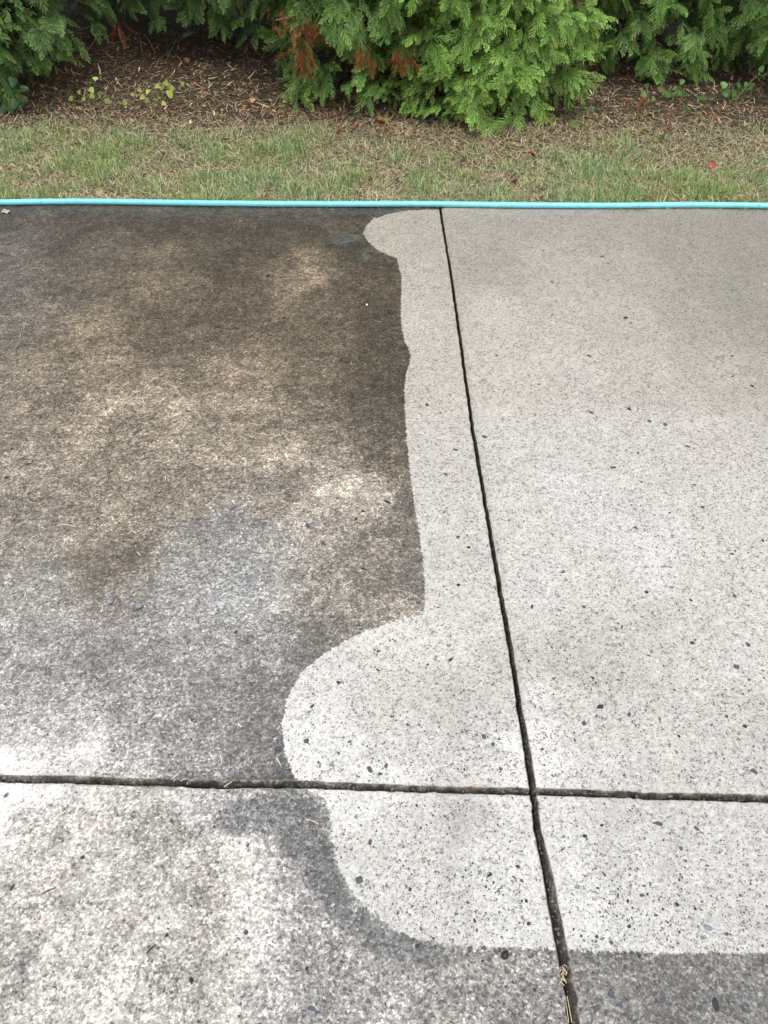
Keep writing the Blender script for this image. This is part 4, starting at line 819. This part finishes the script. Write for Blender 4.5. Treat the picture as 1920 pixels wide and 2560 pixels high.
# straw caught in the near end of the long joint
def joint_straw():
    t = empty('straw_tuft', label='tuft of pale straw caught in the near end of the long joint', category='straw')
    ps = []
    for k in range(16):
        u0, v0 = 1406 + rng.normal(0, 4), 2412 + rng.random() * 50; a = rng.normal(1.45, 0.4); L = 10 + 16 * rng.random(); x, y = ground(np.array([u0, u0 + L * math.cos(a) * 0.7]), np.array([v0, v0 + L * math.sin(a)]), -0.008)
        s = np.linspace(0, 1, 5); ps.append(tube(np.stack([np.interp(s, [0, 1], x) + 0.002 * np.sin(4 * s + k), np.interp(s, [0, 1], y), -0.012 + 0.008 * rng.random() + 0.006 * s], -1), 0.0007, 5))
    for k in range(2):
        x, y = ground(np.array([1418 - 5 * k, 1430 - 8 * k]), np.array([2490, 2556.0]), -0.01); s = np.linspace(0, 1, 6); ps.append(tube(np.stack([np.interp(s, [0, 1], x), np.interp(s, [0, 1], y), -0.011 + 0 * s], -1), 0.0007, 5))
    c = ps[0][0].mean(0)
    t.location = c; t.location.z = -0.012; c = np.array(t.location)
    for V, F in ps: link('straw', build_mesh('straw', V - c, [(F, 0)], [M_PALE], smooth=True), t)
joint_straw()

# ------------------------------------------------------------------ pebbles and scraps on the concrete
M_PEB = simple('grey_pebble', (0.16, 0.17, 0.19), 0.55, 0.35, 150)
def pebble(u, v, px, mat, label, flatk=0.45, seed=0):
    r = np.random.default_rng(seed + 70); x, y = map(float, ground(u, v)); d = math.sqrt(x * x + y * y + CAM_H ** 2); s = px * d / F_PX / 2
    n, m = 12, 6; th = np.linspace(0, 2 * np.pi, n, endpoint=False); ph_ = np.linspace(0.0, np.pi, m); lump = 1 + 0.22 * (r.random((m, n)) - 0.5)
    V = np.stack([np.sin(ph_)[:, None] * np.cos(th) * lump, 0.75 * np.sin(ph_)[:, None] * np.sin(th) * lump, flatk * np.cos(ph_)[:, None] * np.ones(n) * lump], -1).reshape(-1, 3) * s
    V[:, 2] -= V[:, 2].min(); i = np.arange(n * m).reshape(m, n); j = np.roll(i, -1, 1); F = np.stack([i[:-1], i[1:], j[1:], j[:-1]], -1).reshape(-1, 4)
    o = link('pebble', build_mesh('pebble', V, [(F, 0)], [mat], smooth=True), label=label, category='pebble'); o.location = (x, y, 0.0005); o.rotation_euler[2] = r.random() * 6.28
pebble(277, 1505, 22, M_PEB, 'rounded blue grey pebble, the left of a pair on the wet concrete', seed=1)
pebble(348, 1518, 20, M_PEB, 'blue grey pebble, the right of a pair on the wet concrete', seed=2)
pebble(1262, 2390, 21, M_STONE[0], 'black loose stone at the lower border of the washed concrete', 0.7, seed=3)
pebble(696, 1876, 14, M_STONE[1], 'dark round pebble on the soiled side just above the cross joint', 0.8, seed=5)
pebble(917, 765, 7, M_STONE[4], 'tiny white pebble on the brown concrete near the washed border', 0.8, seed=6)
M_SCRAP = simple('grey_scrap', (0.33, 0.31, 0.28), 0.8, 0.5, 150)
def scrap(u, v, px, label, seed):
    r = np.random.default_rng(seed); x, y = map(float, ground(u, v)); d = math.sqrt(x * x + y * y + CAM_H ** 2); s = px * d / F_PX
    n = 5; g = np.linspace(-0.5, 0.5, n); X, Y = np.meshgrid(g, g); Z = 0.25 * r.random((n, n)); V = np.stack([X * s + 0.1 * s * r.normal(size=(n, n)), Y * s * 0.8 + 0.1 * s * r.normal(size=(n, n)), Z * s + 0.002], -1).reshape(-1, 3)
    o = link('paper_scrap', build_mesh('paper_scrap', V, [(grid_faces(n, n), 0)], [M_SCRAP], smooth=False), label=label, category='litter'); o.location = (x, y, 0)
scrap(16, 532, 17, 'crumpled whitish scrap near the hose at the left border', 4); scrap(936, 547, 7, 'small white scrap left of the washed lobe by the hose', 6)

# ------------------------------------------------------------------ fallen leaves
def leaf_mat(name, a, b):
    q = NB(name); f = q.noise(60, 4, 0.6); c = q.mix(q.maprange(f, 0.35, 0.65), a, b); q.l(c, q.b.inputs['Base Color']); q.b.inputs['Roughness'].default_value = 0.65; return q.m
LM = dict(red=leaf_mat('leaf_red', (0.30, 0.045, 0.025), (0.20, 0.03, 0.02)), orange=leaf_mat('leaf_orange', (0.42, 0.13, 0.04), (0.28, 0.08, 0.03)), brown=leaf_mat('leaf_brown', (0.22, 0.09, 0.045), (0.12, 0.05, 0.03)), tan=leaf_mat('leaf_tan', (0.45, 0.27, 0.15), (0.33, 0.18, 0.09)))
def fallen(u, v, px, kind, label, seed, lobed=False):
    r = np.random.default_rng(seed + 300); x, y = map(float, ground(u, v)); d = math.sqrt(x * x + y * y + CAM_H ** 2); s = px * d / F_PX * 0.82
    n = 15; t = np.linspace(0, 1, n); wd = np.sin(np.pi * t ** 0.8) ** 0.8 * 0.34 * (1 + (0.45 * np.sin(t * 25) if lobed else 0.06 * np.sin(t * 40))); wd[0] = 0.015; wd[-1] = 0.01
    curl = r.uniform(0.15, 0.5); Y = t - 0.5; zc = curl * (Y ** 2) * 1.6 * (1 if r.random() < 0.7 else -0.4)
    V = np.concatenate([np.stack([-wd, Y, zc + wd * r.uniform(0.3, 0.9)], -1), np.stack([0 * t, Y, zc], -1), np.stack([wd, Y, zc + wd * r.uniform(0.3, 0.9)], -1)]) * s
    i = np.arange(n - 1); F = np.concatenate([np.stack([i, i + 1, i + 1 + n, i + n], -1), np.stack([i + n, i + n + 1, i + 1 + 2 * n, i + 2 * n], -1)])
    st, sf = tube(np.stack([0 * np.linspace(0, 1, 4), -0.5 - 0.25 * np.linspace(0, 1, 4), 0.02 * np.linspace(0, 1, 4)], -1) * s + np.array([0, 0, zc[0] * s]), 0.012 * s, 5)
    V = np.concatenate([V, st]); o = link('fallen_leaf', build_mesh('fallen_leaf', V, [(np.concatenate([F, sf + 3 * n]), 0)], [LM[kind]], smooth=True), label=label, category='leaf', group='fallen leaves on lawn and mulch')
    z = float(soil_z(np.array(x), np.array(y))); o.location = (x, y, z + 0.034 + 0.012 * r.random()); o.rotation_euler = (r.normal(0, 0.45) + 0.5, r.normal(0, 0.35), r.random() * 6.28)
LEAVES = [(569,368,24,'orange','orange brown leaf standing in the grass left of centre',1,0),(236,397,15,'brown','small brown leaf in the left lawn',0,0),(424,255,24,'orange','orange leaf at the foot of the yellow green seedlings',0,0),(303,492,16,'brown','dark brown curled leaf against the hose on the left',0,0),
 (633,266,22,'tan','pale tan leaf on the mulch left of the middle trees',0,0),(469,175,24,'brown','brown leaf on dark mulch at the back of the left gap',0,0),(779,274,30,'tan','large curled tan leaf under the tree with dead sprays',0,0),(902,276,34,'red','dull red leaf clump in the shade under the middle tree',1,0),
 (895,326,22,'orange','orange leaf on straw in front of the middle trees',1,0),(947,322,32,'red','bright red orange lobed leaf at the trees foot',1,0),(850,343,26,'orange','long orange leaf on the straw, left of the red lobed one',1,0),(980,334,16,'orange','small orange leaf right of the red lobed one',0,0),
 (675,494,15,'brown','small dark leaf behind the hose in the middle lawn',0,0),(1203,455,16,'brown','brown leaf in the grass below the bright tree',0,0),(1326,399,26,'red','crimson leaf lying on the lawn right of centre',1,0),(1604,278,38,'orange','largest orange brown leaf at the edge of the right mulch',1,0),
 (1778,426,24,'red','crimson leaf in the right lawn',0,0),(1598,430,20,'orange','flat orange leaf in the straw of the right lawn',0,0),(1286,467,22,'brown','brown leaf in the grass near the hose right of centre',0,0),(1714,393,18,'tan','tan upright leaf in the right lawn',0,0),(1901,440,18,'brown','dark leaf in the grass at the right border',0,0),(1515,353,16,'brown','dark brown leaf in the grass right of the bright tree',0,0),(1548,280,18,'brown','brown leaf left of the largest orange leaf',0,0),(1840,83,12,'tan','tan leaf scrap',0,0)]
for k, (u, v, px, kd, lb, lob, _) in enumerate(LEAVES[:-1]): fallen(u, v, px, kd, lb, k, bool(lob))

# yellow fallen arborvitae sprays
for k, (u, v, s, lb) in enumerate(((937, 306, 0.10, 'yellow fallen spray in front of the middle trees'), (1092, 330, 0.11, 'yellow fallen spray by the foot of the bright tree'), (1016, 392, 0.09, 'faded yellow spray lying in the grass below the trees'), (695, 283, 0.08, 'yellow green spray on the mulch left of the curled tan leaf'))):
    x, y = map(float, ground(u, v)); o = link('fallen_spray', SPRAY_ME['yellow'][k]); o.location = (x, y, float(soil_z(np.array(x), np.array(y))) + 0.03); o.rotation_euler = (0.15, 0.1, rng.random() * 6.28); o.scale = (s, s, s); o['label'] = lb; o['category'] = 'spray'; o['group'] = 'fallen yellow sprays'

# ------------------------------------------------------------------ ivy seedlings
def ivy_leaf_mesh(name, mat):
    th = np.linspace(0, 2 * np.pi, 22, endpoint=False); rr = 0.5 * (0.72 + 0.28 * np.cos(th) + 0.16 * np.cos(3 * th)); X = rr * np.sin(th) * 1.05; Y = rr * np.cos(th) + 0.25
    V = np.concatenate([np.stack([X, Y, 0.25 * np.abs(X) - 0.15 * Y * Y], -1), [[0, 0.2, 0]]]); i = np.arange(22); F = np.stack([(i + 1) % 22, i, np.full(22, 22)], -1)
    return build_mesh(name, V, [(F, 0)], [mat], dict(tip=np.full(23, 0.5)), smooth=True)
IVM = {'yellow': leafy('ivy_yellow', True, (0.22, 0.29, 0.06), (0.30, 0.36, 0.09), (0.4, 0.4, 0.15), 0.25, 0.4), 'green': leafy('ivy_green', True, (0.05, 0.13, 0.03), (0.075, 0.18, 0.042), (0.15, 0.3, 0.08), 0.25, 0.35), 'dark': leafy('ivy_dark', True, (0.025, 0.07, 0.025), (0.03, 0.085, 0.03), (0.05, 0.11, 0.04), 0.15, 0.35)}
IVL = {k: ivy_leaf_mesh('leaf', m) for k, m in IVM.items()}
M_IVSTEM = simple('ivy_stem', (0.16, 0.17, 0.06), 0.6, 0.2)
def ivy(u0, v0, leaves, tone, label, seed):
    """leaves: photo points of the leaves, size px; the plant stands at (u0, v0) on the ground"""
    r = np.random.default_rng(seed + 40); bx, by = map(float, ground(u0, v0)); bz = float(soil_z(np.array(bx), np.array(by)))
    t = empty('ivy_seedling', (bx, by, bz), label=label, category='ivy', group='ivy seedlings on the mulch'); sp = []
    for (u, v, px) in leaves:
        a = (u - 960) / F_PX; b = (v - 1280) / F_PX; yd = by + r.normal(0, 0.02); tt = yd / (C45 - b * S45); p = np.array([a * tt, yd, max(CAM_H + tt * (-S45 - b * C45), bz + 0.02)]) - np.array([bx, by, bz])
        s = px * 5.3 / F_PX * 0.95; o = bpy.data.objects.new('leaf', IVL[tone]); COL.objects.link(o); o.parent = t; o.location = p; o.scale = (s, s, s); o.matrix_local = Matrix.Translation(Vector(p)) @ Matrix.Rotation(r.normal(0, 0.6), 4, 'Z') @ Matrix.Rotation(r.uniform(0.5, 1.4), 4, 'X') @ Matrix.Rotation(r.random() * 6.28, 4, 'Z') @ Matrix.Scale(s * 0.95, 4)
        q = np.linspace(0, 1, 5)[:, None]; root = np.array([r.normal(0, 0.012), r.normal(0, 0.012), -0.01]); sp.append(tube(root + (p - root) * q + np.array([0, 0, 0.02]) * np.sin(q * 3.14), 0.0014, 5))
    V, F = join(sp); link('stem', build_mesh('stem', V, [(F, 0)], [M_IVSTEM], smooth=True), t)
def cr(x, y, s, ox=0.0): return (ox + x / 2.592, y / 2.592, s / 2.592)
ivy(215, 262, [cr(605, 518, 40), cr(512, 582, 36), cr(458, 655, 40), cr(540, 628, 34), cr(585, 600, 44), cr(600, 640, 40), cr(655, 610, 46), cr(690, 635, 48)], 'yellow', 'yellow green ivy seedling, the left of two on the left hand mulch', 1)
ivy(390, 268, [cr(895, 572, 40), cr(965, 582, 36), cr(870, 612, 30), cr(820, 650, 44), cr(925, 645, 40), cr(965, 645, 40), cr(1065, 525, 48), cr(1035, 555, 40), cr(1085, 550, 44), cr(1055, 582, 44), cr(1095, 580, 60), cr(1128, 562, 44), cr(1045, 665, 40), cr(1195, 548, 34)], 'yellow', 'taller yellow green ivy seedling, the right of two on the left hand mulch', 2)
ivy(35, 285, [cr(30, 540, 80), cr(90, 500, 70), cr(20, 600, 80), cr(80, 590, 80), cr(130, 580, 60), cr(50, 650, 80), cr(110, 650, 70), cr(150, 690, 60), cr(95, 710, 70), cr(10, 690, 70), cr(60, 560, 60), cr(20, 760, 60)], 'dark', 'dark leafy ivy clump at the left border below the tree', 3)
R0 = 1280
ivy(1615, 262, [cr(850, 630, 50, R0), cr(870, 540, 36, R0), cr(915, 660, 40, R0), cr(845, 655, 36, R0)], 'green', 'small ivy seedling nearest the bright tree on the right hand mulch', 4)
ivy(1690, 252, [cr(1085, 535, 40, R0), cr(1070, 600, 50, R0), cr(1120, 595, 36, R0), cr(1020, 635, 46, R0), cr(1050, 655, 36, R0), cr(1050, 590, 40, R0)], 'green', 'ivy seedling in the middle of the right hand mulch', 5)
ivy(1752, 258, [cr(1220, 635, 56, R0), cr(1195, 655, 44, R0), cr(1235, 660, 40, R0)], 'green', 'low three leaved ivy seedling in the middle of the right mulch', 6)
ivy(1830, 255, [cr(1385, 570, 56, R0), cr(1400, 610, 60, R0), cr(1440, 580, 56, R0), cr(1475, 575, 50, R0), cr(1440, 630, 50, R0), cr(1380, 640, 46, R0), cr(1420, 650, 40, R0), cr(1520, 560, 40, R0), cr(1555, 535, 50, R0), cr(1550, 565, 40, R0), cr(1605, 465, 44, R0), cr(1600, 490, 36, R0)], 'green', 'largest ivy seedling climbing toward the right end tree', 7)
ivy(1716, 280, [cr(1130, 695, 48, R0), cr(1140, 715, 40, R0)], 'green', 'tiny ivy seedling lowest on the right hand mulch', 8)
ivy(1640, 358, [cr(905, 910, 56, R0), cr(970, 915, 50, R0)], 'green', 'small broad leaved weed in the right lawn', 9)
ivy(1478, 290, [cr(525, 725, 40, R0), cr(470, 690, 44, R0), cr(255, 715, 44, R0), cr(440, 740, 36, R0)], 'dark', 'dark ivy at the foot of the bright green tree', 10)
ivy(1070, 300, [cr(1200, 920, 40, 640), cr(1190, 905, 36, 640), cr(1290, 810, 44, 640), cr(1235, 820, 44, 640), cr(1070, 830, 40, 640)], 'dark', 'dark ivy leaves under the bright tree beside its left hand gap', 11)
ivy(1640, 178, [cr(960, 425, 44, R0), cr(905, 410, 40, R0), cr(810, 435, 40, R0), cr(860, 450, 36, R0), cr(700, 440, 40, R0)], 'green', 'ivy at the foot of the shaded tree set back on the right', 12)
print('objects', len(bpy.data.objects), 'tris', sum(len(p.vertices) - 2 for m in bpy.data.meshes for p in m.polygons) if False else sum(len(m.loops) - 2 * len(m.polygons) for m in bpy.data.meshes))
